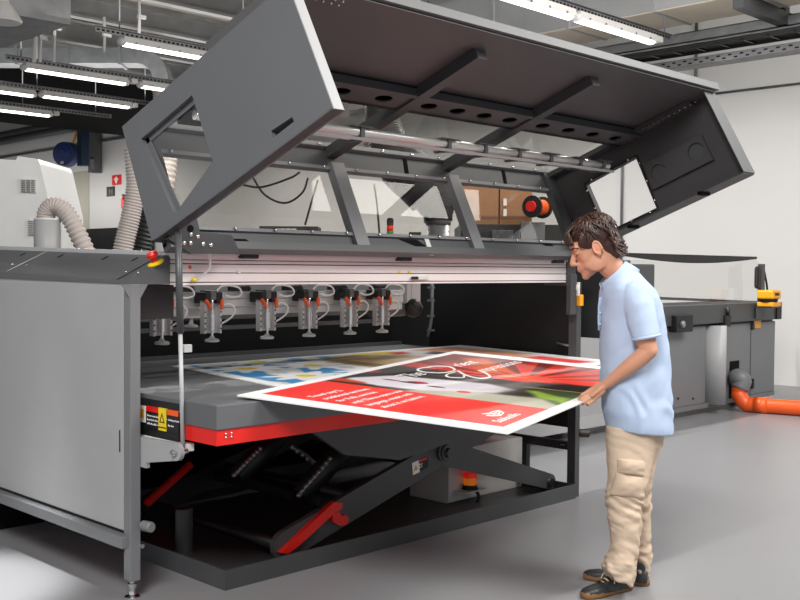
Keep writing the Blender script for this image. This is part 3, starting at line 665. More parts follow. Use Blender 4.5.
b = MB(); b.box(q.x-.06, q.x+.06, GY+.28, GY+.33, q.z+.05, q.z+.14, .004); b.build('housing', M_alu, t)
b = MB(); b.lathe((q.x, GY+.3, q.z), (0, 0, 1), [(0, .038), (.01, .038), (.018, .014), (.05, .01)], 18); b.build('suction_cup', M_offwhite, t)
q = U(412, 285, 'Y', .95); q2 = U(411, 308, 'Y', .95)
t = thing('vacuum_column', q2, 'silver hanging column with black round valve at the right of the grippers', 'column')
b = MB(); b.box(q.x-.065, q.x+.065, .93, 1.0, q2.z+.03, 1.47, .004); b.box(q.x-.03, q.x-.02, .925, .93, q2.z+.03, 1.47).build('profile', M_alu, t)
b = MB(); b.ball((q2.x, .93, q2.z), (.07, .06, .065)).ball((q2.x+.02, .88, q2.z), .02).ball((q2.x-.03, .89, q2.z+.02), .015); b.build('valve', M_blackrub, t)
b = MB(); b.tube([(q2.x-.35, .98, q2.z-.01), (q2.x-.05, .98, q2.z-.01)], .045, 16); b.build('manifold_tube', M_steel2, t)

# ================================================================== RAISED HOOD (section A front top, B front bottom, C hinge, D rear top)
A = Vector((0, -.87, 2.57)); B_ = Vector((0, -1.135, 2.07)); C_ = Vector((0, .06, 1.61)); D_ = Vector((0, .313, 2.14))
X0, X1 = -.35, 2.92
M_lip = mat('hood_lip_grey', (.335, .337, .345), .45, 0, .03)
hd = thing('printer_hood', (1.3, 0, 1.6), 'huge grey printer hood swung open above the lift table', 'hood')
def sec(p, x): return Vector((x, p.y, p.z))
def on(a, b, f, x=0, out=0.):
    p = a.lerp(b, f); d = (b-a).normalized(); n = Vector((0, -d.z, d.y)); return Vector((x, p.y, p.z))+n*out
# left end panel with window opening and handle recess
win = [U(141, 139, 'X', X0), U(192, 95, 'X', X0), U(213, 162, 'X', X0), U(175, 215, 'X', X0)]
hnd = [U(271, 131, 'X', X0), U(292, 117, 'X', X0), U(294, 121.5, 'X', X0), U(273, 138, 'X', X0)]
b = MB(); b.poly_prism([sec(A, X0), sec(B_, X0), sec(C_, X0), sec(D_, X0)], (.05, 0, 0), [win, hnd]); lp_ = b.build('left_end_panel', M_hood, hd)
b = MB(); b.poly_prism([p+Vector((.045, 0, 0)) for p in hnd], (.01, 0, 0)); b.build('handle_recess', M_steel2, lp_)
wc = sum(win, Vector())/4
b = MB(); b.poly_prism([p+(wc-p)*-.02+Vector((.03, 0, 0)) for p in win], (.004, 0, 0)); b.build('window_pane', G_pane, lp_)
b = MB()
for i in range(4):
    p, q = win[i], win[(i+1) % 4]; b.bar(p+Vector((.025, 0, 0)), q+Vector((.025, 0, 0)), .006, .05)
b.build('window_lining', M_hood, lp_)
# edge flange (bright) along the front edge of the left end panel
b = MB(); b.bar(sec(A, X0+.024)+Vector((0, -.004, 0)), sec(B_, X0+.024)+Vector((0, -.004, 0)), .048, .005, up=(0, -1, .5)); b.build('front_edge', M_panel, lp_)
b = MB(); b.poly_prism([sec(B_, X0), sec(B_, X0+.06), sec(C_, X0+.06), sec(C_, X0)], (0, .0, .006)); b.build('lower_flange', M_hood, lp_)
# right end panel
XR = X1-.04
winR = [U(586, 184, 'X', XR), U(636, 157, 'X', XR), U(657, 208, 'X', XR), U(607, 232, 'X', XR)]
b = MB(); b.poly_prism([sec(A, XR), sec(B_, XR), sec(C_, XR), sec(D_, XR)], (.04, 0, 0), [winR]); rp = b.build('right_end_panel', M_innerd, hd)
wc = sum(winR, Vector())/4
b = MB(); b.poly_prism([p+(wc-p)*-.06-Vector((.001, 0, 0)) for p in winR], (-.006, 0, 0), [[p-Vector((.001, 0, 0)) for p in winR]]); wf = b.build('window_frame', M_black, rp)
b = MB(); b.poly_prism([p+(wc-p)*-.02+Vector((.012, 0, 0)) for p in winR], (.004, 0, 0)); b.build('window_pane', G_pane, rp)
for i in range(4):
    for f in (.15, .5, .85):
        p = winR[i].lerp(winR[(i+1) % 4], f); p = p+(wc-p)*-.045-Vector((.008, 0, 0)); b = MB(); b.ball(p, .008, u=8, v=6); b.build('screw', M_chrome, wf)
pl = [U(645, 165, 'X', XR), U(703, 135, 'X', XR), U(715, 160, 'X', XR), U(655, 190, 'X', XR)]
c1 = U(660.5, 173, 'X', XR); c2 = U(698, 152, 'X', XR)
def ring_hole(c, r, n=20): return [Vector((c.x, c.y+r*math.cos(2*PI*k/n), c.z+r*math.sin(2*PI*k/n))) for k in range(n)]
b = MB(); b.poly_prism([p-Vector((.001, 0, 0)) for p in pl], (-.025, 0, 0), [[q-Vector((.001, 0, 0)) for q in ring_hole(c1, .055)], [q-Vector((.001, 0, 0)) for q in ring_hole(c2, .055)]]); b.build('fan_plate', M_innerd, rp)
for c_ in (c1, c2):
    b = MB(); b.poly_prism([q-Vector((.002, 0, 0)) for q in ring_hole(c_, .055)], (-.008, 0, 0)); b.build('round_blank', M_dark, rp)
fl0, fl1 = XR-.10, X1
b = MB(); q = [sec(A, fl0), sec(A, fl1), sec(B_, fl1), sec(B_, fl0)]; nAB = Vector((0, -(B_.z-A.z), B_.y-A.y)).normalized(); nAB = nAB if nAB.y < 0 else -nAB
b.poly_prism([p+nAB*.002 for p in q], nAB*.006); b.build('front_flange', M_dark, rp)
b = MB(); b.poly_prism([sec(B_, XR-.10), sec(B_, X1), sec(C_, X1), sec(C_, XR-.10)], (0, -.002, -.006)); b.build('lower_flange', M_dark, rp)
for f in (.22, .62):
    p = on(B_, C_, f, XR-.05); b = MB(); b.box(p.x-.05, p.x+.03, p.y-.02, p.y+.02, p.z-.018, p.z+.005); b.build('slot', M_void, rp)
# top shell: solid front panel, front lip, perforated strip, panes, ribs
nDA = Vector((0, (D_.z-A.z), -(D_.y-A.y))).normalized(); nDA = nDA if nDA.z > 0 else -nDA
dDA = (D_-A).normalized()
def plate_DA(f0, f1, x0, x1, th, off=0., holes=()):
    q = [on(A, D_, f0, x0), on(A, D_, f0, x1), on(A, D_, f1, x1), on(A, D_, f1, x0)]
    b = MB(); b.poly_prism([p+nDA*off for p in q], nDA*th, [[p+nDA*off for p in h] for h in holes]); return b
plate_DA(-.02, .43, X0, X1, .04).build('top_panel', M_inner, hd)
plate_DA(-.035, -.018, X0, X1, .045, -.002).build('front_lip', M_lip, hd)
plate_DA(-.02, .085, X0+.05, XR, .006, -.012).build('lip_flange', M_inner, hd)
XM = [.88, 1.81]
hs = []
edges = [X0+.05]+XM+[XR]
for i in range(3):
    a_, c_ = edges[i], edges[i+1]
    for k in range(4):
        xc = a_+(c_-a_)*(k+.62)/4.3
        pc = on(A, D_, .475, xc); hs.append([pc+Vector((1, 0, 0))*(.055*math.cos(2*PI*j/18))+dDA*(.032*math.sin(2*PI*j/18)) for j in range(18)])
plate_DA(.425, .525, X0+.05, XR, .008, -.045, hs).build('perforated_strip', M_inner, hd)
b = plate_DA(.40, .552, X0+.05, XR, .004, -.012); b.build('strip_backing', M_void, hd)
plate_DA(.405, .425, X0+.05, XR, .06, -.055).build('stiffener', M_dark, hd)
plate_DA(.525, .545, X0+.05, XR, .05, -.045).build('stiffener', M_black, hd)
plate_DA(.545, .975, X0+.05, XR, .005, .006).build('upper_pane', G_tint, hd)
for x in XM:
    plate_DA(.085, 1.0, x-.035, x+.035, .055, -.058).build('roof_rib', M_dark, hd)
for x in (X0+.085, XR-.035):
    plate_DA(.085, 1.0, x-.035, x+.035, .03, -.035).build('side_rib', M_dark, hd)
# screws along the right side rib and under the panes
for k in range(14):
    p = on(A, D_, .06+.03*k, XR-.06)-nDA*.037; b = MB(); b.ball(p, .0045, u=8, v=6); b.build('screw', M_chrome, hd)
for i in range(4):
    for k in range(2):
        p = on(A, D_, .010+.022*k, X0+.17+.04*i)-nDA*.014; b = MB(); b.ball(p, .006, u=8, v=6); b.build('screw', M_chrome, hd)
# rear top bar at D
nDC = Vector((0, (C_.z-D_.z), -(C_.y-D_.y))).normalized(); nDC = nDC if nDC.y > 0 else -nDC
dDC = (C_-D_).normalized()
def plate_DC(f0, f1, x0, x1, th, off=0.):
    q = [on(D_, C_, f0, x0), on(D_, C_, f0, x1), on(D_, C_, f1, x1), on(D_, C_, f1, x0)]
    b = MB(); b.poly_prism([p-nDC*off for p in q], -nDC*th); return b
plate_DC(.0, .225, X0+.05, XR, .02, .0).build('rear_top_bar', M_dark, hd)
plate_DC(-.03, .015, X0+.05, XR, .05, .0).build('bar_flange', M_mid, hd)
plate_DC(.205, .24, X0+.05, XR, .035, .0).build('bar_flange', M_mid, hd)
plate_DC(.22, .92, X0+.05, XR, .005, -.006).build('lower_pane', G_tint, hd)
plate_DC(.90, 1.05, X0+.05, XR, .03, .0).build('hinge_bar', M_dark, hd)
plate_DC(.885, .915, X0+.05, XR, .045, .0).build('bar_flange', M_mid, hd)
plate_DC(1.02, 1.085, X0+.05, XR, .06, .0).build('hinge_ledge', M_dark, hd)
for x in XM: plate_DC(.18, 1.02, x-.045, x+.045, .05, .005).build('mullion', M_mid, hd)
for x in (X0+.095, XR-.06): plate_DC(.02, 1.0, x-.05, x+.05, .04, .005).build('mullion', M_dark, hd)
for f, o_ in ((.0, .055), (.22, .04), (.90, .05)):
    for k in range(13):
        x = X0+.2+k*.235
        p = on(D_, C_, f, x)-nDC*o_; b = MB(); b.ball(p, .009, u=8, v=6); b.build('screw', M_chrome, hd)
for x in (1.45, 2.35):
    b = MB(); p = on(D_, C_, .11, x)-nDC*.022; b.bar(p-dDC*.05+Vector((.012, 0, 0)), p+dDC*.05-Vector((.012, 0, 0)), .03, .004, up=nDC); b.build('slot', M_void, hd)
for px in (243, 415, 545):
    q = UPl(px, 243, on(D_, C_, .9)-nDC*.031, nDC); b = MB(); b.poly_prism([q+Vector((-.12, 0, 0))-dDC*.02, q+Vector((.02, 0, 0))-dDC*.02, q+Vector((.08, 0, 0))+dDC*.02, q+Vector((.0, 0, 0))+dDC*.02], -nDC*.003); b.build('slot', M_void, hd)
q = UPl(429, 247, on(D_, C_, .9)-nDC*.035, nDC); b = MB(); b.bar(q-dDC*.06, q+dDC*.05, .035, .006, up=nDC); b.build('label_tag', M_offwhite, hd)
# hinge corner plate at lower left with bolts
q = [U(167, 238, 'Y', -.02), U(196, 214, 'Y', -.02), U(200, 232, 'Y', -.02), U(232, 235, 'Y', -.02), U(240, 253, 'Y', -.02), U(192, 254, 'Y', -.02)]
b = MB(); b.poly_prism(q, (0, .03, 0)); cp = b.build('corner_plate', M_dark, hd)
for px, py in ((191, 234.5), (198, 236.5), (184, 243), (190.5, 243), (211, 245), (203, 244)):
    p = U(px, py, 'Y', -.022); b = MB(); b.ball(p, (.011, .007, .011), u=10, v=8); b.build('bolt', M_chrome, cp)
p = U(190.5, 228.5, 'Y', -.022); b = MB(); b.lathe(p, (0, 1, 0), [(-.002, .016), (.002, .016)], 16); b.build('cable_hole', M_void, cp)
# lamp tubes under the hood roof
M_lampmetal = mat('bright_lamp_tube', (.93, .92, .90), .22, .35, .02)
la = U(606, 168, 'Z', 2.15); y_ = la.y
lt_ = thing('hood_lamp', (1.2, y_, 2.15), 'twin chrome lamp tubes running lengthwise inside the raised hood', 'lamp')
b = MB(); b.tube([(X0+.06, y_, 2.165), (2.78, y_, 2.165)], .021, 14); b.build('tube', M_lampmetal, lt_)
b = MB(); b.tube([(X0+.06, y_+.05, 2.15), (2.78, y_+.06, 2.15)], .021, 14); b.build('tube', M_lampmetal, lt_)
b = MB(); b.box(X0+.06, 2.80, y_-.035, y_-.025, 2.12, 2.135); b.build('lower_strip', M_edge, lt_)
for x in (.62, 1.25, 1.55, 1.85, 2.15, 2.45, 2.7):
    b = MB(); b.box(x-.07, x+.07, y_-.04, y_+.09, 2.185, 2.190).box(x-.012, x+.012, y_-.03, y_+.08, 2.12, 2.19); b.build('holder_plate', M_steel2, lt_)

# ---- gas strut
p1 = U(178, 232, 'X', -.31); p2 = U(183, 452, 'X', -.31)
gs = thing('gas_strut', p2, 'black gas strut with silver rod holding up the hood at left', 'strut')
pm_ = p1.lerp(p2, .46)
b = MB(); b.tube([p1, pm_], .0155, 16); b.build('outer_tube', M_dark, gs)
b = MB(); b.tube([pm_, p2], .0095, 14); b.build('piston_rod', M_white if False else M_edge, gs)
b = MB(); b.tube([p2+Vector((-.02, 0, 0)), p2+Vector((.02, 0, 0))], .014, 12); b.build('ball_joint', M_chrome, gs)
b = MB(); b.box(pm_.x+.012, pm_.x+.05, pm_.y-.015, pm_.y+.015, U(183, 350, 'X', -.31).z-.012, U(183, 350, 'X', -.31).z+.02); b.build('safety_clip', M_edge, gs)
# ================================================================== PRINTED BOARDS
M_print = vcol_mat('printed_ink', .38, spec=.35)
M_board = mat('white_foam_board', (.93, .93, .92), .5, 0, .01)
def board(name, corners, nu, nv, paint, th, label, cat, group):
    """corners TL, TR, BR, BL of the print as it is read; a thick board with the picture on its upper face"""
    c = [Vector(p) for p in corners]; ctr = sum(c, Vector())/4
    t = thing(name, Vector((ctr.x, ctr.y, min(p.z for p in c)-th)), label, cat, group)
    n = (c[1]-c[0]).cross(c[3]-c[0]).normalized(); n = n if n.z > 0 else -n
    b = MB(); b.poly_prism(c, -n*th); b.build('foam_board', M_board, t)
    us, vs = np.linspace(0, 1, nu), np.linspace(0, 1, nv); Uu, Vv = np.meshgrid(us, vs)
    C4 = [np.array(p+n*.0005) for p in c]
    co = (1-Uu)[..., None]*(1-Vv)[..., None]*C4[0]+Uu[..., None]*(1-Vv)[..., None]*C4[1]+Uu[..., None]*Vv[..., None]*C4[2]+(1-Uu)[..., None]*Vv[..., None]*C4[3]
    idx = np.arange(nu*nv).reshape(nv, nu); q = np.stack([idx[:-1, :-1], idx[1:, :-1], idx[1:, 1:], idx[:-1, 1:]], -1).reshape(-1, 4)
    me = bpy.data.meshes.new('picture'); me.from_pydata(co.reshape(-1, 3).tolist(), [], q.tolist())
    if me.polygons[0].normal.z < 0: me.flip_normals()
    rgb = paint(Uu, Vv); rgb = np.where(rgb <= .04045, rgb/12.92, ((rgb+.055)/1.055)**2.4)
    a = me.color_attributes.new('Col', 'FLOAT_COLOR', 'POINT'); a.data.foreach_set('color', np.concatenate([rgb, np.ones_like(rgb[..., :1])], -1).astype(np.float32).ravel())
    link_mesh('picture', me, M_print, t)
    return t, c, n
def sst(e0, e1, x): k = np.clip((x-e0)/(e1-e0), 0, 1); return k*k*(3-2*k)
def mixc(img, col, a): return img*(1-a[..., None])+np.array(col)*a[..., None]
def nz(x, y, s, seed=0): return np.vectorize(lambda a, b: noise.noise(Vector((a*s, b*s, seed))))(x, y)
def inpoly(x, y, pts, soft=.01):
    """soft polygon mask (convex or not) from signed distance"""
    inside = np.zeros_like(x, bool); d = np.full_like(x, 9.)
    for i in range(len(pts)):
        (x0, y0), (x1, y1) = pts[i-1], pts[i]
        c = ((y0 > y) != (y1 > y)) & (x < (x1-x0)*(y-y0)/((y1-y0) if y1 != y0 else 1e-9)+x0); inside ^= c
        t = np.clip(((x-x0)*(x1-x0)+(y-y0)*(y1-y0))/((x1-x0)**2+(y1-y0)**2), 0, 1)
        d = np.minimum(d, np.hypot(x-x0-t*(x1-x0), y-y0-t*(y1-y0)))
    s = np.where(inside, d, -d); return sst(-soft, soft, s)
PW, PH = 2.27, 1.27
def paint_red(Un, Vn):
    x, y = Un*PW, Vn*PH; img = np.ones(x.shape+(3,))*np.array((.95, .95, .95)); w1 = nz(x, y, 3., 1); w2 = nz(x, y, 9., 2)
    inner = inpoly(x, y, [(.10, .06), (2.13, .06), (2.13, 1.21), (.10, 1.21)], .004)
    pic = np.ones_like(img)*np.array((.15, .13, .12))
    # pale beige ground
    pic = mixc(pic, (.70, .69, .62), inpoly(x+w1*.03, y, [(.55, .45), (.78, .55), (.84, .80), (.86, .97), (.98, 1.3), (.5, 1.3)], .04))
    # white powdered face and collar
    pic = mixc(pic, (.86, .84, .87), inpoly(x+w1*.03, y, [(.70, .10), (.80, .10), (1.02, .22), (1.10, .50), (1.12, .72), (1.0, .90), (.86, .86), (.78, .70), (.70, .55), (.66, .3)], .03))
    pic = mixc(pic, (.62, .58, .60), inpoly(x, y, [(.86, .70), (1.06, .80), (1.02, .93), (.90, .92)], .05)*.5)
    # dark and red stripes at the left edge
    pic = mixc(pic, (.16, .17, .10), inpoly(x, y, [(.62, .0), (.70, .0), (.68, .30), (.62, .40)], .02))
    pic = mixc(pic, (.80, .25, .12), inpoly(x, y, [(.66, .06), (.76, .06), (.72, .24), (.68, .24)], .02))
    # lips, eyes, ornaments
    for cx, cy, rx, ry, col in ((.90, .43, .035, .055, (.72, .12, .15)), (.87, .40, .02, .06, (.18, .12, .14)), (.79, .73, .03, .035, (.75, .12, .18)), (.88, .29, .018, .05, (.55, .15, .25)), (1.08, .08, .05, .03, (.65, .1, .12)), (.84, .56, .02, .05, (.45, .25, .30))):
        pic = mixc(pic, col, sst(1.15, .85, np.hypot((x-cx)/rx, (y-cy)/ry)))
    # the open red fan: ribs radiating from its pivot
    px_, py_ = 1.42, .80
    r = np.hypot(x-px_, y-py_); th = np.arctan2(y-py_, x-px_)
    fan = sst(.80, .74, r)*sst(-.02, .02, x-1.30-.10*np.abs(y-.8))
    fan = np.maximum(fan, inpoly(x, y, [(1.9, .05), (2.2, .05), (2.2, 1.25), (1.75, 1.05), (1.5, .45)], .03))
    ribs = .5+.5*np.cos(th*17)
    base = np.stack([.86-.28*sst(.3, .8, r)*ribs, .16+.10*ribs*sst(.5, .1, r), .08+0*r], -1)
    base = np.where((ribs < .35)[..., None] & (r > .15)[..., None], base*.38+np.array((.10, .02, .01)), base)
    pic = pic*(1-fan[..., None])+base*fan[..., None]
    pic = mixc(pic, (.42, .09, .07), inpoly(x, y, [(1.62, .05), (2.2, .05), (2.2, .62), (1.85, .42)], .08)*.85)
    pic = mixc(pic, (.84, .40, .14), inpoly(x, y, [(1.40, .52), (1.50, .50), (1.98, .18), (2.06, .30), (1.62, .66)], .04)*.8)
    pic = mixc(pic, (.92, .74, .20), sst(1.1, .3, np.hypot((x-1.43)/.05, (y-.76)/.14)))
    pic = mixc(pic, (.90, .14, .08), inpoly(x, y, [(1.33, .66), (1.43, .84), (1.44, 1.22), (1.56, 1.22), (1.50, .92), (1.42, .66)], .015))
    pic = mixc(pic, (.07, .05, .05), inpoly(x, y, [(1.20, .85), (1.34, .86), (1.42, 1.22), (1.12, 1.22)], .03))
    pic = mixc(pic, (.85, .72, .5), sst(.012, .004, np.abs(x-(1.16+.05*(y-.9))))*sst(.85, .95, y))
    # green leaf bottom right
    leaf = inpoly(x+w2*.02, y, [(1.07, .93), (1.14, 1.02), (1.14, 1.22), (.72, 1.22), (.86, 1.10), (.98, .98)], .025)
    pic = mixc(pic, (.24, .34, .14), leaf)
    pic = mixc(pic, (.62, .76, .26), inpoly(x+w2*.04, y, [(1.05, .95), (1.06, 1.0), (1.0, 1.10), (.96, 1.2), (.80, 1.22), (.88, 1.08)], .03))
    pic = mixc(pic, (.20, .17, .15), inpoly(x, y, [(.86, .92), (1.0, .86), (.98, .95)], .04)*.4)
    red = np.ones_like(img)*np.array((.89, .17, .145))
    red = mixc(red, (.94, .26, .20), sst(.25, .6, x)*.5)
    sw = np.abs(np.hypot((x-.36)/.8, (y-.86)/.9)-.17); red = mixc(red, (.86, .17, .15), sst(.03, .0, sw)*.5*sst(.2, .3, x))
    band = sst(.622, .618, x); pic = pic*(1-band[..., None])+red*band[..., None]
    return np.clip(img*(1-inner[..., None])+pic*inner[..., None], 0, 1)
BLc = U(237, 395, 'Z', .945); TLc = U(455, 351, 'Z', .985); BRc = U(508, 433, 'Z', .881)
pr, cc, nn = board('printed_board', [BLc, TLc, TLc+BRc-BLc, BRc], 620, 350, paint_red, .006, 'large printed board with a red text band, fan and white border, held by the man', 'printed board', 'printed boards on the lift table')
eu = (TLc-BLc).normalized(); ev = (BRc-BLc).normalized()
def at(u, v, lift=.0012): return BLc+eu*u+ev*v+nn*lift
M_letter = mat('white_print_ink', (.95, .94, .93), .4, 0, .01)
rows = ['Travel top 2,', 'traditional services,', 'for Folk, service.', 'with Three-opera one', 'language, music with', 'about it on fashion.']
mes = []
for k, s_ in enumerate(rows): mes.append(text_mesh(s_, .050, at(.165-.002*k, .285+.0735*k), eu, -ev, .1, .0004))
for m_ in mes: link_mesh('lettering', m_, M_letter, pr)
def swash(pts, w):
    """calligraphic ribbon lying on the board"""
    P2 = curve_pts([at(u, v) for u, v in pts], 40); b = MB(); n = len(P2); L_, R_ = [], []
    for i in range(n):
        tg = (P2[min(i+1, n-1)]-P2[max(i-1, 0)]).normalized(); sd = nn.cross(tg); k = w*(.35+.65*abs((tg.dot(eu)*.3+tg.dot(ev)*.95)))
        L_.append(P2[i]+sd*k); R_.append(P2[i]-sd*k)
    bm = b.bm; v1 = [bm.verts.new(p) for p in L_]; v2 = [bm.verts.new(p) for p in R_]
    for i in range(n-1): bm.faces.new((v1[i], v2[i], v2[i+1], v1[i+1]))
    bmesh.ops.recalc_face_normals(bm, faces=list(bm.faces))
    me = bpy.data.meshes.new('s'); bm.to_mesh(me); bm.free()
    if len(me.polygons) and me.polygons[0].normal.dot(nn) < 0: me.flip_normals()
    return me
tt = [text_mesh('The', .145, at(.98, .335), eu, -ev, .3, .0004), text_mesh('rient', .135, at(1.60, .345), eu, -ev, .3, .0004), text_mesh('mpressions', .125, at(1.50, .535), eu, -ev, .3, .0004),
      swash([(1.50, .22), (1.34, .21), (1.26, .28), (1.30, .37), (1.44, .38), (1.55, .30), (1.52, .23), (1.42, .22)], .016),
      swash([(1.40, .41), (1.26, .42), (1.18, .47), (1.22, .53), (1.30, .50)], .014), swash([(1.44, .40), (1.32, .50), (1.26, .60), (1.34, .63), (1.46, .56), (1.52, .50)], .016)]
link_mesh('title_lettering', join_meshes('title', tt), M_letter, pr)
# emblem: sail-like stripes above a name
lg = [text_mesh('Sabbatillo', .062, at(.175, 1.168), eu, -ev, .12, .0004)]
for k in range(4):
    lg.append(swash([(.30+.012*k, 1.035+.020*k), (.345+.006*k, 1.05+.017*k), (.39, 1.048+.015*k), (.44-.012*k, 1.058+.011*k)], .0085))
lg.append(swash([(.285, 1.06), (.30, 1.09), (.33, 1.11)], .010))
link_mesh('emblem', join_meshes('emblem', lg), M_letter, pr)
QW, QH = 2.53, 1.37
def paint_daisy(Un, Vn):
    x, y = Un*QW, Vn*QH; img = np.ones(x.shape+(3,))*np.array((.93, .93, .93)); w1 = nz(x, y, 4., 5); w2 = nz(x, y, 10., 6)
    inner = inpoly(x, y, [(.08, .07), (2.45, .07), (2.45, 1.30), (.08, 1.30)], .004)
    pic = np.ones_like(img)*np.array((.80, .80, .79))
    sky = sst(-.02, .06, w1+.25*w2+.10-.9*np.maximum(0, np.abs(x-.62)-.40))*sst(1.25, 1.05, x)
    pic = mixc(pic, (.24, .55, .76), sky)
    for cx, cy in ((.30, .42), (.72, .50), (.38, .95), (.85, .95), (.55, .12)):
        r = np.hypot(x-cx, y-cy); th = np.arctan2(y-cy, x-cx)
        pic = mixc(pic, (.92, .92, .93), sst(.02, -.02, r-(.20+.05*np.cos(th*9))))
        pic = mixc(pic, (.90, .80, .18), sst(.07, .05, r))
    pic = mixc(pic, (.72, .60, .42), inpoly(x+w1*.08, y+w2*.05, [(.95, .25), (1.25, .10), (1.65, .25), (1.75, .75), (1.45, 1.2), (1.05, 1.1), (.92, .6)], .06))
    pic = mixc(pic, (.40, .33, .16), inpoly(x+w2*.06, y, [(.92, .30), (1.08, .22), (1.12, .75), (.98, .80)], .05)*.8)
    pic = mixc(pic, (.84, .78, .70), inpoly(x, y+w2*.04, [(1.3, .3), (1.6, .3), (1.75, .9), (1.4, .9)], .1)*.8)
    pic = mixc(pic, (.88, .86, .86), inpoly(x+w1*.05, y, [(1.62, .06), (2.46, .06), (2.46, 1.3), (1.75, 1.3)], .06))
    pic = mixc(pic, (.93, .80, .12), inpoly(x, y, [(1.35, .06), (1.72, .06), (1.70, .19), (1.40, .18)], .03))
    pic = mixc(pic, (.85, .20, .12), inpoly(x, y, [(1.62, .15), (1.76, .13), (1.74, .26), (1.60, .27)], .03))
    pic = mixc(pic, (.75, .50, .36), inpoly(x, y+w2*.05, [(1.9, .06), (2.3, .06), (2.42, .7), (2.2, .9), (2.05, .4)], .08))
    pic = mixc(pic, (.20, .15, .16), inpoly(x, y, [(1.82, .32), (1.98, .24), (2.0, .50), (1.86, .46)], .04))
    pic = mixc(pic, (.82, .12, .12), inpoly(x, y, [(2.12, .88), (2.36, .86), (2.36, 1.28), (2.2, 1.28)], .03))
    return np.clip(img*(1-inner[..., None])+pic*inner[..., None], 0, 1)
q = [U(171, 366, 'Z', .9305), U(462, 345, 'Z', .9305), Vector((2.735, -.40, .9305)), U(285, 388, 'Z', .9305)]
board('printed_board', q, 420, 230, paint_daisy, .005, 'printed board with daisies on blue sky lying underneath the red board', 'printed board', 'printed boards on the lift table')

# ================================================================== MACHINE BEHIND THE MAN (output side)
RY = 1.38
om = thing('output_machine', (6, 2.2, 0), 'long low grey machine with dark conveyor edge behind the man along the right wall', 'machine')
def pan(x0, x1, z0, z1, m_, nm='side_panel', y=RY, th=.03, bev=.004):
    b = MB(); b.box(x0, x1, y, y+th, z0, z1, bev); return b.build(nm, m_, om)
xa = U(660, 400, 'Y', RY).x; xb = U(706, 400, 'Y', RY).x; xc = U(717.5, 400, 'Y', RY).x; xd = U(774, 390, 'Y', RY).x
zb = U(740, 407, 'Y', RY).z
b = MB(); b.box(3.34, 4.4, RY+.03, RY+.25, .13, .93).box(4.38, xd-.02, RY+.03, 2.0, .13, .93); b.build('body', M_mid, om)
pan(3.33, 3.80, .20, 1.0, M_panel); pan(3.82, 4.72, .20, 1.0, M_panel); pan(4.74, 5.60, .16, 1.06, M_panel, y=RY-.02); pan(5.63, xb-.02, .12, .93, M_mid); pan(xc+.02, xd, .12, .93, M_mid)
xm = U(750, 380, 'Y', RY).x
b = MB(); b.box(xm-.006, xm+.006, RY-.004, RY+.01, .12, .93); b.build('panel_seam', M_dark, om)
b = MB(); b.tube([((xb+xc)/2, RY+.01, .10), ((xb+xc)/2, RY+.01, .93)], [(.16, .10)]*2, 20); b.build('round_cover', M_panel, om)
b = MB(); b.box(3.33, 5.6, RY-.03, RY+.02, .085, .195); b.build('plinth_rail', M_edge, om)
b = MB(); b.box(5.6, xd, RY-.005, RY+.02, .07, .118); b.build('plinth_rail', M_mid, om)
for x in (3.6, 5.2, 6.6, 8.2):
    b = MB(); b.lathe((x, RY+.25, 0), (0, 0, 1), [(0, .05), (.02, .05), (.025, .025), (.14, .025)], 14); b.build('levelling_foot', M_black, om)
b = MB(); b.box(5.55, U(781, 310, 'Y', RY-.06).x-.12, RY-.06, RY+.02, .955, 1.155, .006); b.build('conveyor_edge', M_dark, om)
b = MB(); b.box(5.6, 8.7, RY+.02, 2.0, .93, 1.15); b.build('conveyor_bed', M_black, om)
b = MB(); p0 = U(655, 298, 'Y', 1.9); p1 = U(762, 302.5, 'Y', 1.9); b.bar(p0, p1, .04, .03); b.build('guide_bar', M_dark, om)
xe = U(778, 310, 'Y', RY-.06).x; b = MB(); b.box(xe-.06, xe+.06, RY-.08, RY+.2, .955, 1.152, .006); b.build('end_plate', M_black, om)
b = MB(); q = U(681, 325, 'Y', RY-.08); b.box(q.x-.15, q.x+.17, RY-.12, RY-.03, q.z-.07, q.z+.10, .006); sw_ = b.build('switch_box', M_black, om)
b = MB(); b.lathe((q.x-.05, RY-.12, q.z+.01), (0, -1, 0), [(0, .035), (.02, .035), (.03, .02)], 14); b.build('switch_knob', M_steel, sw_)
q = U(727, 319, 'Y', RY-.07); b = MB(); b.box(q.x-.06, q.x+.06, RY-.09, RY, q.z-.08, q.z+.04, .01).cyl((q.x, RY-.08, q.z+.04), (q.x, RY-.08, q.z+.12), .02); b.build('catch', M_black, om)
q = U(757, 324, 'Y', RY-.004); b = MB(); b.box(q.x-.08, q.x+.09, RY-.008, RY, q.z-.045, q.z+.045); b.build('yellow_plate', M_amber, om)
q = U(752, 326, 'Y', RY-.004); b = MB(); b.box(q.x-.03, q.x+.02, RY-.03, RY, q.z-.04, q.z+.03, .005); b.build('lock', M_black, om)
q = U(751.5, 383, 'Y', RY-.004); b = MB(); b.box(q.x-.02, q.x+.02, RY-.03, RY, q.z-.06, q.z+.05, .005); b.build('lock', M_black, om)
for px in (678, 693):
    q = U(px, 398.5, 'Y', RY-.004); b = MB(); b.ball((q.x, RY-.006, q.z), .012, u=8, v=6); b.build('screw', M_black, om)
q = U(734.5, 379, 'Y', RY); b = MB(); b.box(q.x-.12, q.x+.10, RY-.003, RY+.005, q.z-.22, q.z+.20); b.build('pipe_opening', M_void, om)
# upright dark housing next to the beam end
b = MB(); b.box(3.35, 3.95, .12, .6, 1.02, 1.55, .01); hs_ = b.build('upright_housing', M_dark, om)
b = MB(); b.box(4.75, 5.60, RY-.02, 2.0, 1.07, 1.60, .01); b.build('upright_housing', M_dark, om)
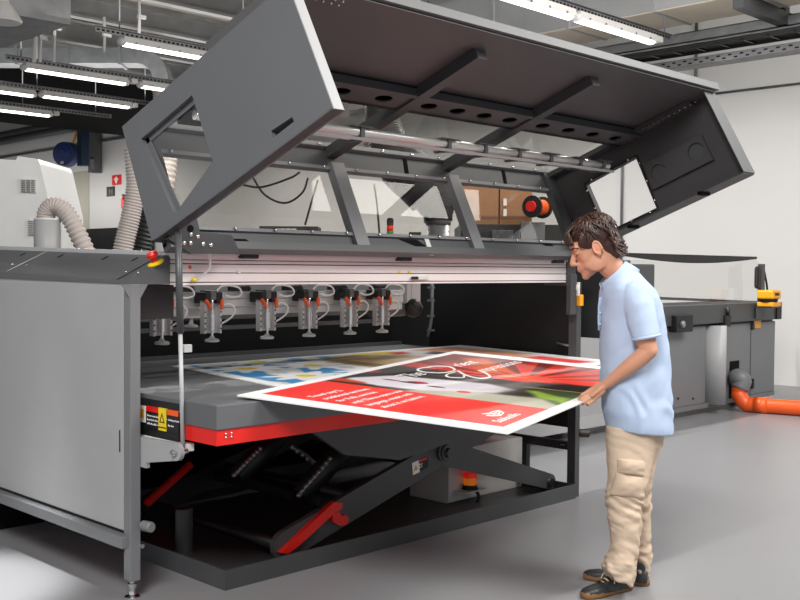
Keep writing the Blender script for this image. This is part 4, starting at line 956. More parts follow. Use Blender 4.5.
# curved black top bar with clear guard
sg = thing('clear_guard', (6.8, RY+.1, 1.15), 'bowed black bar with a clear guard above the conveyor behind the man', 'guard')
n_ = 24; x0_, x1_ = 5.63, U(757, 257, 'Y', RY+.1).x
tp = [(x0_+(x1_-x0_)*k/n_, RY+.1, 1.672) for k in range(n_+1)]; bt = [(x0_+(x1_-x0_)*k/n_, RY+.1, 1.645-.06*math.sin(PI*min(1, max(0, k/n_)))) for k in range(n_, -1, -1)]
b = MB(); b.poly_prism(tp+bt, (0, .03, 0)); b.build('bowed_bar', M_black, sg)
b = MB(); b.poly_prism([(x0_, RY+.11, 1.60), (x1_-.05, RY+.11, 1.65), (x1_+.08, RY+.11, 1.60), (x1_+.16, RY+.11, 1.50), (x1_+.17, RY+.11, 1.155), (x0_, RY+.11, 1.155)], (0, .006, 0)); b.build('pane', G_pane, sg)
# laser scanner on its pole
q = U(761, 302, 'Y', RY-.03)
sp_ = thing('sensor_pole', (q.x, RY-.03, 1.155), 'thin black pole with a sensor pad beside the yellow scanner', 'pole')
b = MB(); b.box(q.x-.05, q.x+.045, RY-.05, RY-.01, 1.16, U(761, 264, 'Y', RY-.03).z); b.build('pole', M_dark, sp_)
b = MB(); zz = U(757, 277, 'Y', RY-.03).z; b.box(q.x-.18, q.x-.05, RY-.07, RY-.02, zz-.13, zz+.12, .03); b.build('sensor_pad', M_black, sp_)
b = MB(); b.tube(curve_pts([(q.x+.05, RY-.03, zz+.1), (q.x+.12, RY-.04, zz-.1), (q.x+.13, RY-.05, zz-.3)], 12), .012, 8); b.build('lead', M_blackrub, sp_)
q = U(769.5, 298, 'Y', RY-.2)
ls_ = thing('laser_scanner', U(770, 306.5, 'Y', RY-.2), 'yellow and black safety laser scanner on the conveyor end at right', 'scanner')
zt2 = U(770, 290, 'Y', RY-.2).z; zl2 = U(770, 306.5, 'Y', RY-.2).z; w_ = .10
b = MB(); b.box(q.x-w_, q.x+w_, RY-.29, RY-.10, zt2-.10, zt2, .02); b.build('upper_case', M_amber, ls_)
b = MB(); b.lathe((q.x-.02, RY-.195, zl2+.05), (0, 0, 1), [(0, .095), (max(.03, zt2-.10-zl2-.05), .105)], 24); b.build('scan_window', M_blackrub, ls_)
b = MB(); b.box(q.x-w_, q.x+w_, RY-.29, RY-.10, zl2, zl2+.05, .012).box(q.x+w_-.06, q.x+w_, RY-.25, RY-.13, zl2, zt2-.1); b.build('lower_case', M_amber, ls_)
b = MB(); b.box(q.x-.08, q.x+.06, RY-.27, RY-.075, zl2-.012, zl2); b.box(q.x-.08, q.x+.06, RY-.09, RY-.082, zl2-.14, zl2); b.build('mounting_bracket', M_dark, ls_)
b = MB(); b.box(q.x-.06, q.x+.04, RY-.294, RY-.289, zt2-.06, zt2-.03); b.build('name_plate', M_black, ls_)
# orange light-switch tag under the beam end
q = U(579, 299, 'Y', .0); sw2 = thing('yellow_interlock', q, 'small yellow interlock switch with white plug hanging at the beam end', 'switch')
b = MB(); b.box(q.x-.03, q.x+.012, -.03, .012, q.z-.045, q.z+.03, .006); b.build('switch_body', M_amber, sw2)
b = MB(); b.ball((q.x-.03, -.01, q.z+.075), (.016, .014, .03), u=12, v=8); b.box(q.x-.035, q.x-.02, -.02, .0, q.z+.02, q.z+.11); b.build('plug', M_white, sw2)
b = MB(); b.box(q.x-.10, q.x-.03, -.005, .03, q.z-.10, q.z+.16, .003); b.build('switch_bracket', M_dark, sw2)
# drain pipe
q0 = U(736, 379, 'Y', RY-.02); q1 = U(745, 402, 'Z', .075); q2 = U(835, 411, 'Z', .075)
dp = thing('drain_pipe', (q1.x, q1.y, 0), 'orange plastic drain pipe with grey elbow running along the floor to the right', 'pipe')
e0 = U(735, 378, 'Y', RY); e1 = U(738.5, 377.5, 'Y', RY-.12); e2 = U(739.5, 389, 'Y', RY-.14)
k0 = Vector((e2.x-.01, e2.y, .10)); q2 = U(840, 411, 'Z', .08)
b = MB(); b.tube(curve_pts([e0, e0.lerp(e1, .5), e1, e1.lerp(e2, .5)+Vector((.02, -.03, .03)), e2], 18), .095, 20); b.build('grey_elbow', M_mid, dp)
dirp = (q2-k0); dirp.z = 0; dirp.normalize()
b = MB(); b.tube(curve_pts([e2+Vector((0, .004, .03)), e2+Vector((0, 0, -.04)), k0+Vector((0, 0, .07))+dirp*.005, k0+dirp*.07+Vector((0, 0, -.01)), k0+dirp*.18+Vector((0, 0, -.02)), Vector((q2.x, q2.y, .08))], 60), .08, 20); b.build('orange_pipe', M_orange, dp)
b = MB(); b.tube([k0+dirp*.16+Vector((0, 0, -.018)), k0+dirp*.30+Vector((0, 0, -.02))], .088, 20); b.build('socket_collar', M_orange, dp)

# ================================================================== THINGS SEEN THROUGH THE HOOD WINDOWS AND OVER THE CABINET
# steel rack, boxes, reel
def dbox(px0, py0, px1, py1, depth, thick, m_, name, parent=None, zmin=None, **kw):
    a = UD(px0, py0, depth); c = UD(px1, py1, depth); rx = Vector((CR.x, CR.y, 0)).normalized(); fw = Vector((_F.x, _F.y, 0)).normalized()
    w = (c-a).dot(rx); z1 = a.z; z0 = c.z if zmin is None else zmin
    b = MB(); b.obox(Vector((0, 0, 0))+a+rx*(w/2)+fw*(thick/2)+Vector((0, 0, (z0+z1)/2-a.z)), rx, fw, (0, 0, 1), w/2, thick/2, (z1-z0)/2, .004)
    return b.build(name, m_, parent, **kw)
zt_shelf = UD(500, 224, 10).z
eq = dbox(461, 224, 566, 300, 10, 1.2, M_black, 'equipment_cabinet', zmin=0, label='black equipment cabinet behind the printer carrying cardboard boxes', cat='cabinet')
dbox(492, 230, 513, 245, 9.7, .25, M_dark, 'terminal_box', zmin=0, label='dark grey narrow box standing in front of the black cabinet below the boxes', cat='box')
bxs = [(462, 184, 498.5, 224, 10.1, 'plain brown cardboard box at the left end of the black cabinet'), (500, 186, 532, 224, 10.1, 'brown cardboard box with two white labels on the black cabinet')]
for x0, y0, x1, y1, dpt, lb in bxs:
    o = dbox(x0, y0, x1, y1, dpt, .5, M_cardboard, 'cardboard_box', zmin=zt_shelf, label=lb, cat='box', group='cardboard boxes on the black cabinet')
    rx = Vector((CR.x, CR.y, 0)).normalized()
    if x0 > 480:
        for ly_ in (202, 212.5):
            a = UD(505, ly_, dpt-.012); b = MB(); b.obox(a, rx, (0, 0, 1), _F, .016, .035, .004); b.build('paper_label', M_white, o)
    a = UD((x0+x1)/2, y1-7, dpt-.006); b = MB(); b.obox(a, rx, (0, 0, 1), _F, (x1-x0)/FPX*dpt*.48, .012, .003); b.build('tape', mat('brown_tape', (.42, .28, .18), .4), o)
q = UD(537, 207, 9.75); cr = thing('cable_reel', q+Vector((0, 0, -.18)), 'black cable reel wound with orange cable beside the cardboard boxes', 'cable reel')
rx = Vector((CR.x, CR.y, 0)).normalized(); fw = Vector((_F.x, _F.y, 0)).normalized(); ax_ = (fw*.8+rx*.6).normalized()
b = MB(); b.lathe(q-ax_*.10, ax_, [(0, .105), (.02, .105)], 24).lathe(q+ax_*.10, ax_, [(0, .105), (.02, .105)], 24); b.build('flange', M_black, cr)
b = MB(); b.lathe(q-ax_*.08, ax_, [(0, .075), (.18, .075)], 24); b.build('orange_cable', M_orange, cr)
b = MB(); b.tube([q-ax_*.13, q-ax_*.09], .05, 18); b.build('hub', M_red, cr)
dbox(521, 222, 545, 246, 9.92, .07, mat('grey_waste_bin', (.42, .42, .43), .5), 'grey_bin', zmin=0, label='grey tall bin in front of the cabinet below the cable reel', cat='bin')
# black flexible duct elbow and galvanised pipe
q = UD(438, 236, 8.6); r_ = 11.5/FPX*8.6
gp = thing('exhaust_pipe', (q.x, q.y, 0), 'dark flexible exhaust duct bending down into a galvanised pipe behind the hood', 'duct')
tz = UD(438, 219, 8.6).z; b = MB(); b.tube([(q.x, q.y, 0), (q.x, q.y, tz)], r_*1.0, 24); b.build('galvanised_pipe', M_steel, gp)
b = MB(); b.tube([(q.x, q.y, tz-.05), (q.x, q.y, tz+.02)], r_*1.1, 24); b.build('clamp_ring', M_steel2, gp)
top_ = [Vector((q.x, q.y, tz-.02)), UD(437.5, 212, 8.6), UD(434, 198, 8.6), UD(420, 182, 8.6), UD(405, 168, 8.6), UD(392, 150, 8.6), UD(384, 128, 8.6), UD(384, 100, 8.7), UD(392, 60, 8.8), UD(402, 15, 9), UD(404, -30, 9)]
pts, rr = hose_rings(top_, 0, .022, .004)
k_ = len(pts)
b = MB(); b.tube(pts, [r+.118+.095*sst(.04, .22, np.array(i/k_))-.06*sst(.38, .62, np.array(i/k_)) for i, r in enumerate(rr)], 28); b.build('flexible_duct', M_ducthose, gp)
# brownish corrugated hose seen in upper pane
pts, rr = hose_rings([UD(376, 168, 9.4), UD(376, 145, 9.4), UD(385, 110, 9.4), UD(405, 60, 9.6), UD(397, -20, 9.6)], .11, .05, .012)
b = MB(); b.tube(pts, rr, 20); b.build('corrugated_hose', mat('rosy_hose', (.60, .47, .42), .6), label='rosy corrugated hose rising behind the upper hood pane', cat='hose')
# signal tower
q = UD(390, 240, 8.2); st_ = thing('signal_tower', q, 'small signal tower with black cap, red and green lamps behind the beam', 'signal lamp')
zz = [UD(390, y, 8.2).z for y in (240, 234, 228.5, 226, 220)]
hr = 3.4/FPX*8.2
b = MB(); b.cyl((q.x, q.y, 1.402), (q.x, q.y, zz[1]), .012); b.build('stem', M_black, st_)
b = MB(); b.cyl((q.x, q.y, zz[1]-.005), (q.x, q.y, UD(390, 231.5, 8.2).z-.0), hr); b.cyl((q.x, q.y, zz[1]), (q.x, q.y, UD(390, 231, 8.2).z), hr*1.02); b.build('green_lamp', M_green, st_)
b = MB(); b.cyl((q.x, q.y, UD(390, 231, 8.2).z), (q.x, q.y, UD(390, 225.5, 8.2).z), hr); b.build('red_lamp', M_redlens, st_)
b = MB(); b.lathe((q.x, q.y, UD(390, 225.5, 8.2).z), (0, 0, 1), [(0, hr), (.05, hr), (.06, hr*.6)], 18); b.build('cap', M_black, st_)
# wall box with yellow base near tower, dark cables
dbox(409, 232, 421, 238.5, 9, .15, M_black, 'junction_block', zmin=0, label='black junction post with a yellow base right of signal tower', cat='post')
dbox(413, 235.5, 420, 238.5, 8.9, .05, M_amber, 'yellow_block', zmin=1.2, label='small yellow block in front of the junction post', cat='block')
for k, (c_, lb) in enumerate((([(243, 185), (262, 187), (290, 178), (300, 172)], 'short black cable looping behind the left hood pane'), ([(252, 176), (265, 195), (285, 203), (302, 193), (308, 178)], 'deep hanging loop of black cable behind the left hood pane'), ([(318, 180), (312, 200), (305, 225)], 'black cable running down behind the left hood pane'), ([(374, 184), (377, 205), (380, 240)], 'black cable running down beside the dark duct'))):
    b = MB(); b.tube(curve_pts([UD(x, y, 7.6+.1*k) for x, y in c_], 24), .008, 8); b.build('black_cable', M_blackrub, label=lb, cat='cable')
b = MB()
dbox(259, 226, 318, 240, 7.9, .3, M_black, 'connector_box', zmin=1.40, label='black connector cabinet seen just above the left beam end', cat='cabinet')
t = thing('socket_row', UD(284, 230, 7.7), 'row of small white sockets on the black connector cabinet', 'socket strip')
for k in range(4):
    a = UD(277.5+k*5.5, 230.5, 7.72); b = MB(); b.obox(a, rx, (0, 0, 1), fw, .016, .014, .03, .003); b.build('socket', M_offwhite, t)
# grey cylinder with corrugated hose over the side cabinet
cyD = 7.6
q = UD(47.5, 262, cyD); r_ = 13/FPX*cyD; ztp = UD(47, 220, cyD).z
fc = thing('filter_canister', (q.x, q.y, 1.401), 'light grey upright canister with a corrugated hose, behind the side cabinet', 'canister')
b = MB(); b.cyl((q.x, q.y, 1.401), (q.x, q.y, ztp), r_, seg=32); b.build('canister_body', M_panel, fc)
b = MB(); b.lathe((q.x, q.y, ztp), (0, 0, 1), [(0, r_), (.01, r_*.98), (.012, .05)], 32); b.build('canister_lid', M_offwhite, fc)
pts, rr = hose_rings([UD(47, 223, cyD), UD(46, 214, cyD), UD(52, 206.5, cyD), UD(61, 208, cyD), UD(70, 218, cyD), UD(79, 236, cyD), UD(88, 256, cyD), UD(92, 268, cyD)], .064, .024, .006)
b = MB(); b.tube(pts, rr, 20); b.build('corrugated_hose', M_beige, fc)
pts, rr = hose_rings([UD(134, 150, 8.4), UD(136, 185, 8.4), UD(131, 215, 8.4), UD(124, 245, 8.4), UD(118, 280, 8.4)], .078, .026, .006)
b = MB(); b.tube(pts, rr, 20); b.build('corrugated_hose', M_beige, label='beige corrugated hose coming down beside the hood corner at left', cat='hose')
pts, rr = hose_rings([UD(152, 180, 8.8), UD(149, 215, 8.8), UD(143, 240, 8.8), UD(138, 262, 8.8)], .085, .04, .008)
b = MB(); b.tube(pts, rr, 20); b.build('black_hose', M_ducthose, label='black flexible hose next to the beige hose behind the hood corner', cat='hose')
p = U(43, 252, 'X', -.13); b = MB(); b.ball((-.13, p.y, p.z+.004), (.03, .14, .016)); b.build('lifting_eye', M_steel2, label='flat steel latch on the top strip of the side cabinet', cat='latch')
# ================================================================== THE MAN
ER = Vector((math.sin(YAW), -math.cos(YAW), 0)); ED = Vector((math.cos(YAW), math.sin(YAW), 0)); EZ = Vector((0, 0, 1)); PM = Vector((1.38, -1.27, 0))
def W(r, d, z): return PM+ER*r+ED*d+EZ*z
def PX(px, py, d=0.): return UPl(px, py, PM+ED*d, ED)
def rz(px, py, d=0.): p = PX(px, py, d); return (p-PM).dot(ER), p.z
man = thing('person', (PM.x, PM.y, 0), 'man in light blue polo shirt and cargo trousers holding a printed board', 'person')
def ring(py, xl, xr, hd, d=0., n=40, p=2.4, tilt=0., front=1., back=1.):
    """horizontal section from its left and right outline in the photo; hd = half depth; superellipse"""
    rl, z = rz(xl, py, d); rr, _ = rz(xr, py, d); c = (rl+rr)/2; w = (rr-rl)/2; out = []
    for k in range(n):
        a = 2*PI*k/n; ca, sa = math.cos(a), math.sin(a)
        x = math.copysign(abs(ca)**(2/p), ca); y = math.copysign(abs(sa)**(2/p), sa)
        out.append(W(c+w*x, d+hd*y, z+tilt*w*x))
    return out
def limb(chain, seg=16):
    """chain of (px, py, d, radius) -> points and radii"""
    return [PX(a, b, d) for a, b, d, r in chain], [r for *_, r in chain]
def limb_s(mb, chain, n=20, seg=16):
    P_, R_ = limb(chain); Q = curve_pts(P_, n); k = len(R_)-1
    rr = []
    for i in range(n+1):
        t = i/n*k; j = min(int(t), k-1); rr.append(R_[j]+(R_[j+1]-R_[j])*(t-j))
    mb.tube(Q, rr, seg); mb.ball(Q[0], rr[0]); mb.ball(Q[-1], rr[-1])
# ---- body: head, neck, trunk, arms, hands and legs grown together
bd = MB()
HS = 1.03
hc = PX(594.5, 248.5, 0.); TH = math.radians(23); YW = math.radians(6)
fa = (-ER*math.cos(TH)-EZ*math.sin(TH)); ua = (EZ*math.cos(TH)-ER*math.sin(TH)); sa_ = -ED    # forward, up, towards the viewer
fa0, sa0 = fa, sa_
fa = (fa0*math.cos(YW)-sa0*math.sin(YW)).normalized(); sa_ = (sa0*math.cos(YW)+fa0*math.sin(YW)).normalized()
HAX = (fa, sa_, ua)
def H(a, s, u): return hc+(fa*a+sa_*s+ua*u)*HS
def hb(mb, a, s, up_, ra, rs, ru, **k): mb.ball(H(a, s, up_), (ra*HS, rs*HS, ru*HS), HAX, **k)
hb(bd, -.008, 0, .040, .096, .077, .088)
hb(bd, .040, 0, .010, .056, .066, .082)
hb(bd, .028, 0, -.045, .066, .058, .058)
hb(bd, .062, 0, -.085, .036, .038, .026)
hb(bd, .082, 0, -.101, .020, .024, .018)
hb(bd, .070, 0, -.055, .032, .040, .036)
for s in (-1, 1):
    hb(bd, .050, s*.038, -.020, .030, .026, .034); hb(bd, .050, s*.030, -.052, .034, .026, .036)
    hb(bd, .020, s*.052, -.060, .050, .012, .040)
    hb(bd, .082, s*.033, .031, .014, .027, .009)
    hb(bd, .078, s*.032, .011, .0145, .019, .0125)
    hb(bd, .104, s*.0125, -.036, .012, .009, .009)
    # ear
    hb(bd, -.006, s*.076, .002, .018, .009, .031); hb(bd, -.004, s*.078, -.024, .010, .008, .012)
    ring_ = [H(-.006+.019*math.cos(t), s*.084, .004+.030*math.sin(t)) for t in [PI*(-.35)+PI*1.55*k/14 for k in range(15)]]
    bd.tube(ring_, .0042*HS, 8)
bd.tube([H(.086, 0, .032), H(.097, 0, .008), H(.109, 0, -.014), H(.1165, 0, -.027)], [.011, .0115, .0135, .0150], 12); bd.ball(H(.1165, 0, -.028), .0150)
hb(bd, .100, 0, -.060, .011, .022, .0065); hb(bd, .098, 0, -.0705, .011, .020, .0072)
hb(bd, .084, 0, .045, .020, .05, .02)
# neck
nk = [H(-.020, 0, -.020), H(-.030, 0, -.085), W(*[rz(618, 276)[0], .0, rz(618, 276)[1]]), W(rz(622, 300)[0], 0, rz(622, 300)[1])]
bd.tube(curve_pts(nk, 12), [.060-.004*math.sin(PI*i/12) for i in range(13)], 20)
# trunk under the shirt
bd.loft([ring(430, 618, 660, .12), ring(400, 614, 662, .13), ring(360, 611, 659, .135), ring(320, 610, 655, .15), ring(303, 611, 650, .165), ring(292, 611, 645, .15), ring(284, 611, 638, .09)])
# near arm (his left)
limb_s(bd, [(637, 301, -.165, .058), (641, 318, -.19, .052), (645, 336, -.205, .046), (648.5, 350, -.21, .041)], 12)
limb_s(bd, [(648.5, 350, -.21, .041), (641, 357.5, -.20, .040), (630, 366, -.18, .036), (617, 376, -.145, .029), (606, 384.5, -.11, .0235)], 14)
# far arm, hidden behind the trunk
limb_s(bd, [(634, 301, .165, .056), (637, 330, .20, .044), (634, 352, .235, .037)], 10)
limb_s(bd, [(634, 352, .235, .037), (624, 365, .245, .031), (611, 378, .25, .023)], 10)
def edge_pt(px, py): return UPl(px, py, BLc, nn)
# near hand on the board edge: palm, four curled fingers below the board, thumb on top
wr = PX(606, 384.5, -.11); grip_ = edge_pt(581.5, 399.5)
gd = (grip_-wr)
kn = [PX(590.5, 391.0, -.075), PX(590, 394.5, -.09), PX(591, 398, -.098), PX(593.5, 401, -.098)]
pal = (kn[0]+kn[3])/2
pd = (pal-wr).normalized(); pw = (kn[3]-kn[0]).normalized(); pn = pd.cross(pw).normalized()
bd.obox(wr.lerp(pal, .58), pd, pw, pn, (pal-wr).length*.44, .030, .011, .008)
bd.tube([wr, wr.lerp(pal, .5), pal], [(.023, .020), (.030, .016), (.036, .014)], 16)
tips = [(579.0, 399.3, -.052), (578.5, 401.8, -.066), (582.5, 403.8, -.080), (587.5, 404.6, -.088)]
mids = [(582.5, 394.8, -.075), (582.0, 399.0, -.094), (584.0, 402.5, -.104), (588.5, 404.2, -.106)]
FR = [.0092, .0094, .0090, .0080]
for k in range(4):
    m_ = PX(*mids[k]); t_ = PX(*tips[k]); e_ = t_+ED*.03+ER*.004-EZ*.004
    bd.tube([kn[k]-pd*.012, kn[k], kn[k].lerp(m_, .5)+EZ*.002, m_, m_.lerp(t_, .55), t_, e_], [FR[k]*1.15, FR[k]*1.15, FR[k]*1.02, FR[k]*1.06, FR[k]*.95, FR[k]*.9, FR[k]*.72], 12)
    bd.ball(kn[k], FR[k]*1.18); bd.ball(e_, FR[k]*.72)
tb = wr.lerp(kn[0], .42)+ED*.018+EZ*.006
tp_ = [tb, PX(594.5, 387.5, -.04), PX(588.0, 391.5, -.035), grip_+EZ*.012+ED*.01+ER*.012]
bd.tube(tp_, [.0135, .0125, .0108, .0088], 12); bd.ball(tp_[-1], .0088); bd.ball(tb, .0140)
# far hand resting on the same edge further back
wr2 = PX(611, 378, .25); e2 = edge_pt(600.5, 386.5)
pd2 = (e2-wr2).normalized(); bd.tube([wr2, wr2.lerp(e2, .6)], [(.022, .018), (.034, .014)], 14)
sd2 = (edge_pt(600.5, 386.5)-edge_pt(581.5, 399.5)).normalized()
for k in range(4):
    o_ = sd2*((k-1.5)*.021); p0 = wr2.lerp(e2, .55)+o_*.9; p1 = wr2.lerp(e2, .85)+o_-EZ*.012; p2 = e2+o_-EZ*.028-pd2*.0; p3 = e2+o_-EZ*.020+pd2*.03
    bd.tube([p0, p1, p2, p3], [.0100, .0092, .0090, .0076], 10); bd.ball(p3, .0076)
p0 = wr2.lerp(e2, .35)-sd2*.03; bd.tube([p0, wr2.lerp(e2, .75)-sd2*.035+EZ*.012, e2-sd2*.03+EZ*.010+pd2*.01], [.013, .011, .0085], 10)
# legs inside the trousers
limb_s(bd, [(638, 428, -.06, .055), (629, 490, -.085, .045), (625, 540, -.10, .038), (623, 576, -.11, .034)], 14)
limb_s(bd, [(640, 428, .05, .055), (637, 490, .075, .042), (640, 540, .09, .036), (641, 572, .095, .034)], 14)
M_skin = vcol_mat('skin', .48, .12, 140, .4, .08)
me = remeshed(bd, .0034, 5, .5)
n = len(me.vertices); co = np.empty(n*3, np.float32); me.vertices.foreach_get('co', co); co = co.reshape(-1, 3)
def near(p, r, s=.006): return np.clip((r-np.linalg.norm(co-np.array(p, np.float32), axis=1))/s, 0, 1)
colr = np.ones((n, 3))*np.array(lin((.80, .585, .475)))
def tint(msk, c): 
    global colr
    colr = colr*(1-msk[:, None])+np.array(lin(c))*msk[:, None]
rel = co-np.array(hc, np.float32); A_ = rel@np.array(fa)/HS; S_ = rel@np.array(sa_)/HS; U_ = rel@np.array(ua)/HS
tint(np.clip(1-np.hypot((A_-.100)/.016, np.hypot(S_/.024, (U_+.065)/.0105)), 0, 1)**.4*.75, (.74, .41, .37))
for s in (-1, 1):
    tint(np.clip(1-np.sqrt(((A_-.07)/.04)**2+((S_-s*.045)/.03)**2+((U_+.022)/.03)**2), 0, 1)*.45, (.80, .50, .42))
    tint(np.clip(1-np.sqrt(((A_+.005)/.03)**2+((S_-s*.08)/.016)**2+((U_)/.036)**2), 0, 1)*.6, (.80, .52, .44))
beard = np.clip(1-np.sqrt(((A_-.06)/.07)**2+((U_+.085)/.045)**2), 0, 1)*(A_ > -.03)*.35*(np.abs(U_+.065) > .0)
tint(beard, (.60, .46, .40))
ca = me.color_attributes.new('Col', 'FLOAT_COLOR', 'POINT'); ca.data.foreach_set('color', np.concatenate([colr, np.ones((n, 1))], 1).astype(np.float32).ravel())
# soften the face (not the hands): weighted Laplacian passes
ed_ = np.empty(len(me.edges)*2, np.int32); me.edges.foreach_get('vertices', ed_); ed_ = ed_.reshape(-1, 2)
wgt = np.clip((U_+.14)/.03, 0, 1)*np.clip((.12-np.abs(U_))/.02, 0, 1)*np.clip((A_+.04)/.03, 0, 1)*np.clip((.0735-np.abs(S_))/.008, 0, 1)
keep = np.clip(1-np.hypot((A_-.112)/.03, np.hypot(S_/.02, (U_+.02)/.03)), 0, 1)+.6*np.clip(1-np.hypot((A_-.10)/.02, np.hypot(S_/.025, (U_+.065)/.015)), 0, 1)
wgt = (wgt*np.clip(1-1.6*keep, .04, 1))[:, None]
deg = np.bincount(ed_.ravel(), minlength=n)[:, None]
pos = co.astype(np.float64).copy()
for it in range(34):
    acc = np.zeros_like(pos); np.add.at(acc, ed_[:, 0], pos[ed_[:, 1]]); np.add.at(acc, ed_[:, 1], pos[ed_[:, 0]])
    pos += (acc/np.maximum(deg, 1)-pos)*wgt*(.55 if it % 2 == 0 else -.38 if it > 17 else .3)
me.vertices.foreach_set('co', pos.astype(np.float32).ravel()); me.update()
body = smooth_all(link_mesh('body', me, M_skin, man))
M_lid = mat('eyelid_skin', (.76, .54, .44), .5, 0, .02); M_eye = mat('eye_white', (.86, .84, .82), .2, 0, .02); M_iris = mat('brown_iris', (.12, .07, .04), .15, 0, .05)
M_hair = mat('dark_brown_hair', (.225, .135, .10), .36, 0, .45, 70, .3, 220)
for s in (-1, 1):
    b = MB(); b.ball(H(.0815, s*.032, .0045), (.0105*HS, .0125*HS, .0085*HS), HAX); e_ = b.build('eyeball', M_eye, man)
    b = MB(); b.ball(H(.0800, s*.032, .0095), (.0130*HS, .0165*HS, .0098*HS), HAX); b.build('eyelid', M_lid, e_)
    b = MB(); b.ball(H(.0868, s*.032, .0005), (.0035*HS, .005*HS, .0045*HS), HAX); b.build('iris', M_iris, e_)
    b = MB(); b.tube([H(.078, s*.049, .005), H(.0885, s*.042, .0025), H(.0935, s*.032, .0015), H(.090, s*.021, .0035)], [.0015, .0022, .0022, .0012], 8); b.build('eyelash', M_hair, e_)
    b = MB(); b.tube(curve_pts([H(.070, s*.056, .030), H(.090, s*.044, .037), H(.0985, s*.030, .036), H(.100, s*.016, .030)], 12), [.002]+[.0042]*10+[.003, .002], 8); b.build('eyebrow', M_hair, man)
# hair: cap plus combed locks
hr = MB()
hb(hr, -.020, 0, .055, .100, .084, .090, u=32, v=20)
hb(hr, .030, 0, .090, .066, .070, .052, u=24, v=16)
hb(hr, -.062, 0, .0, .058, .070, .066, u=24, v=16); hb(hr, -.075, 0, -.045, .034, .058, .040, u=24, v=16)
for s in (-1, 1): hb(hr, .012, s*.060, .050, .050, .022, .045)
cap_me = remeshed(hr, .004, 6, .5); hr = MB()
random.seed(3)
def skull(th, ph, off):
    """point on the hair cap: th around (0 = front), ph from crown"""
    return Vector((math.cos(th)*math.sin(ph)*(.104+off)-.016, math.sin(th)*math.sin(ph)*(.086+off), math.cos(ph)*(.094+off)+.052))
def lock(cps, r):
    P_ = curve_pts([H(*c) for c in cps], 14); hr.tube(P_, [(r*(math.sin(PI*min(.97, (i+2.5)/17))**.7), r*.55*(math.sin(PI*min(.97, (i+2.5)/17))**.7)) for i in range(15)], 7)
for i in range(420):
    th0 = random.uniform(-PI, PI); ph0 = random.uniform(.05, .7); L_ = random.uniform(.5, 1.0)
    front = math.cos(th0)
    cps = []
    for k in range(5):
        f = k/4; ph = ph0+f*L_*(1.05 if front < .3 else .8); th = th0+(.30*math.sin(th0*2+f*2) if front > -.4 else .15*math.sin(f*5+i))
        lim = 1.28 if front > .55 else (1.62 if abs(math.sin(th)) > .5 and front > -.25 else 2.35)
        ph = min(ph, lim); off = .004+.008*math.sin(f*PI)+random.uniform(-.002, .004)+(.010 if k == 4 and front < -.2 else 0)
        v_ = skull(th, ph, off); cps.append((v_.x, v_.y, v_.z))
    lock(cps, random.uniform(.005, .0095))
# fringe swept over the forehead and side locks in front of the ear, curls in the neck
for i in range(34):
    s0 = random.uniform(-.06, .065); x = random.uniform(-.004, .004)
    lock([(.045+x, s0*.8, .135), (.085+x, s0*.95, .115), (.108+x-.35*abs(s0), s0*1.05, .085), (.108+x-.4*abs(s0), s0*1.15+.006, .060+random.uniform(-.012, .004))], random.uniform(.007, .011))
for s in (-1, 1):
    for i in range(10):
        a0 = random.uniform(.016, .058); lock([(a0-.03, s*.070, .10), (a0-.01, s*.080, .075), (a0+.004, s*.079, .045), (a0-.002, s*.075, .026+random.uniform(-.014, .006)-.5*max(0, .034-a0))], .009)
for i in range(110):
    s0 = random.uniform(-.066, .070); a0 = -.055-.05*math.sqrt(max(0, 1-(s0/.075)**2)); u0 = random.uniform(-.01, .06); k = random.uniform(.8, 1.25)
    lock([(a0+.006, s0*1.05, u0+.03), (a0-.014*k, s0*1.1, u0-.005), (a0-.004*k, s0*1.12, u0-.035), (a0-.020*k, s0*1.05, u0-.052-.014*k), (a0-.030*k, s0*1.0, u0-.050-.014*k)], random.uniform(.006, .010))
lk_me = bpy.data.meshes.new('locks'); hr.bm.to_mesh(lk_me); hr.bm.free(); smooth_all(link_mesh('hair', join_meshes('hair', [cap_me, lk_me]), M_hair, man))

# ---- polo shirt
def displaced(me, fn):
    n = len(me.vertices); nn_ = [v.normal.copy() for v in me.vertices]
    for v, q in zip(me.vertices, nn_): v.co += q*fn(v.co)
    me.update(); return me
sh = MB()
torso = [ring(429, 606.5, 671, .172, tilt=-.10), ring(424, 606, 671.3, .176, tilt=-.08), ring(412, 604, 671.5, .178, tilt=-.03), ring(396, 602.3, 671.3, .172), ring(380, 601.2, 670.2, .165), ring(362, 600.8, 669, .160),
         ring(345, 600.5, 667.5, .165), ring(328, 600.3, 665, .176), ring(314, 600, 662, .188), ring(304, 600, 659, .196), ring(296, 601, 656, .196), ring(288.5, 602, 651.5, .180), ring(282, 604, 646, .140), ring(277, 607, 642, .10), ring(272, 610, 638, .075)]
sh.loft(torso)
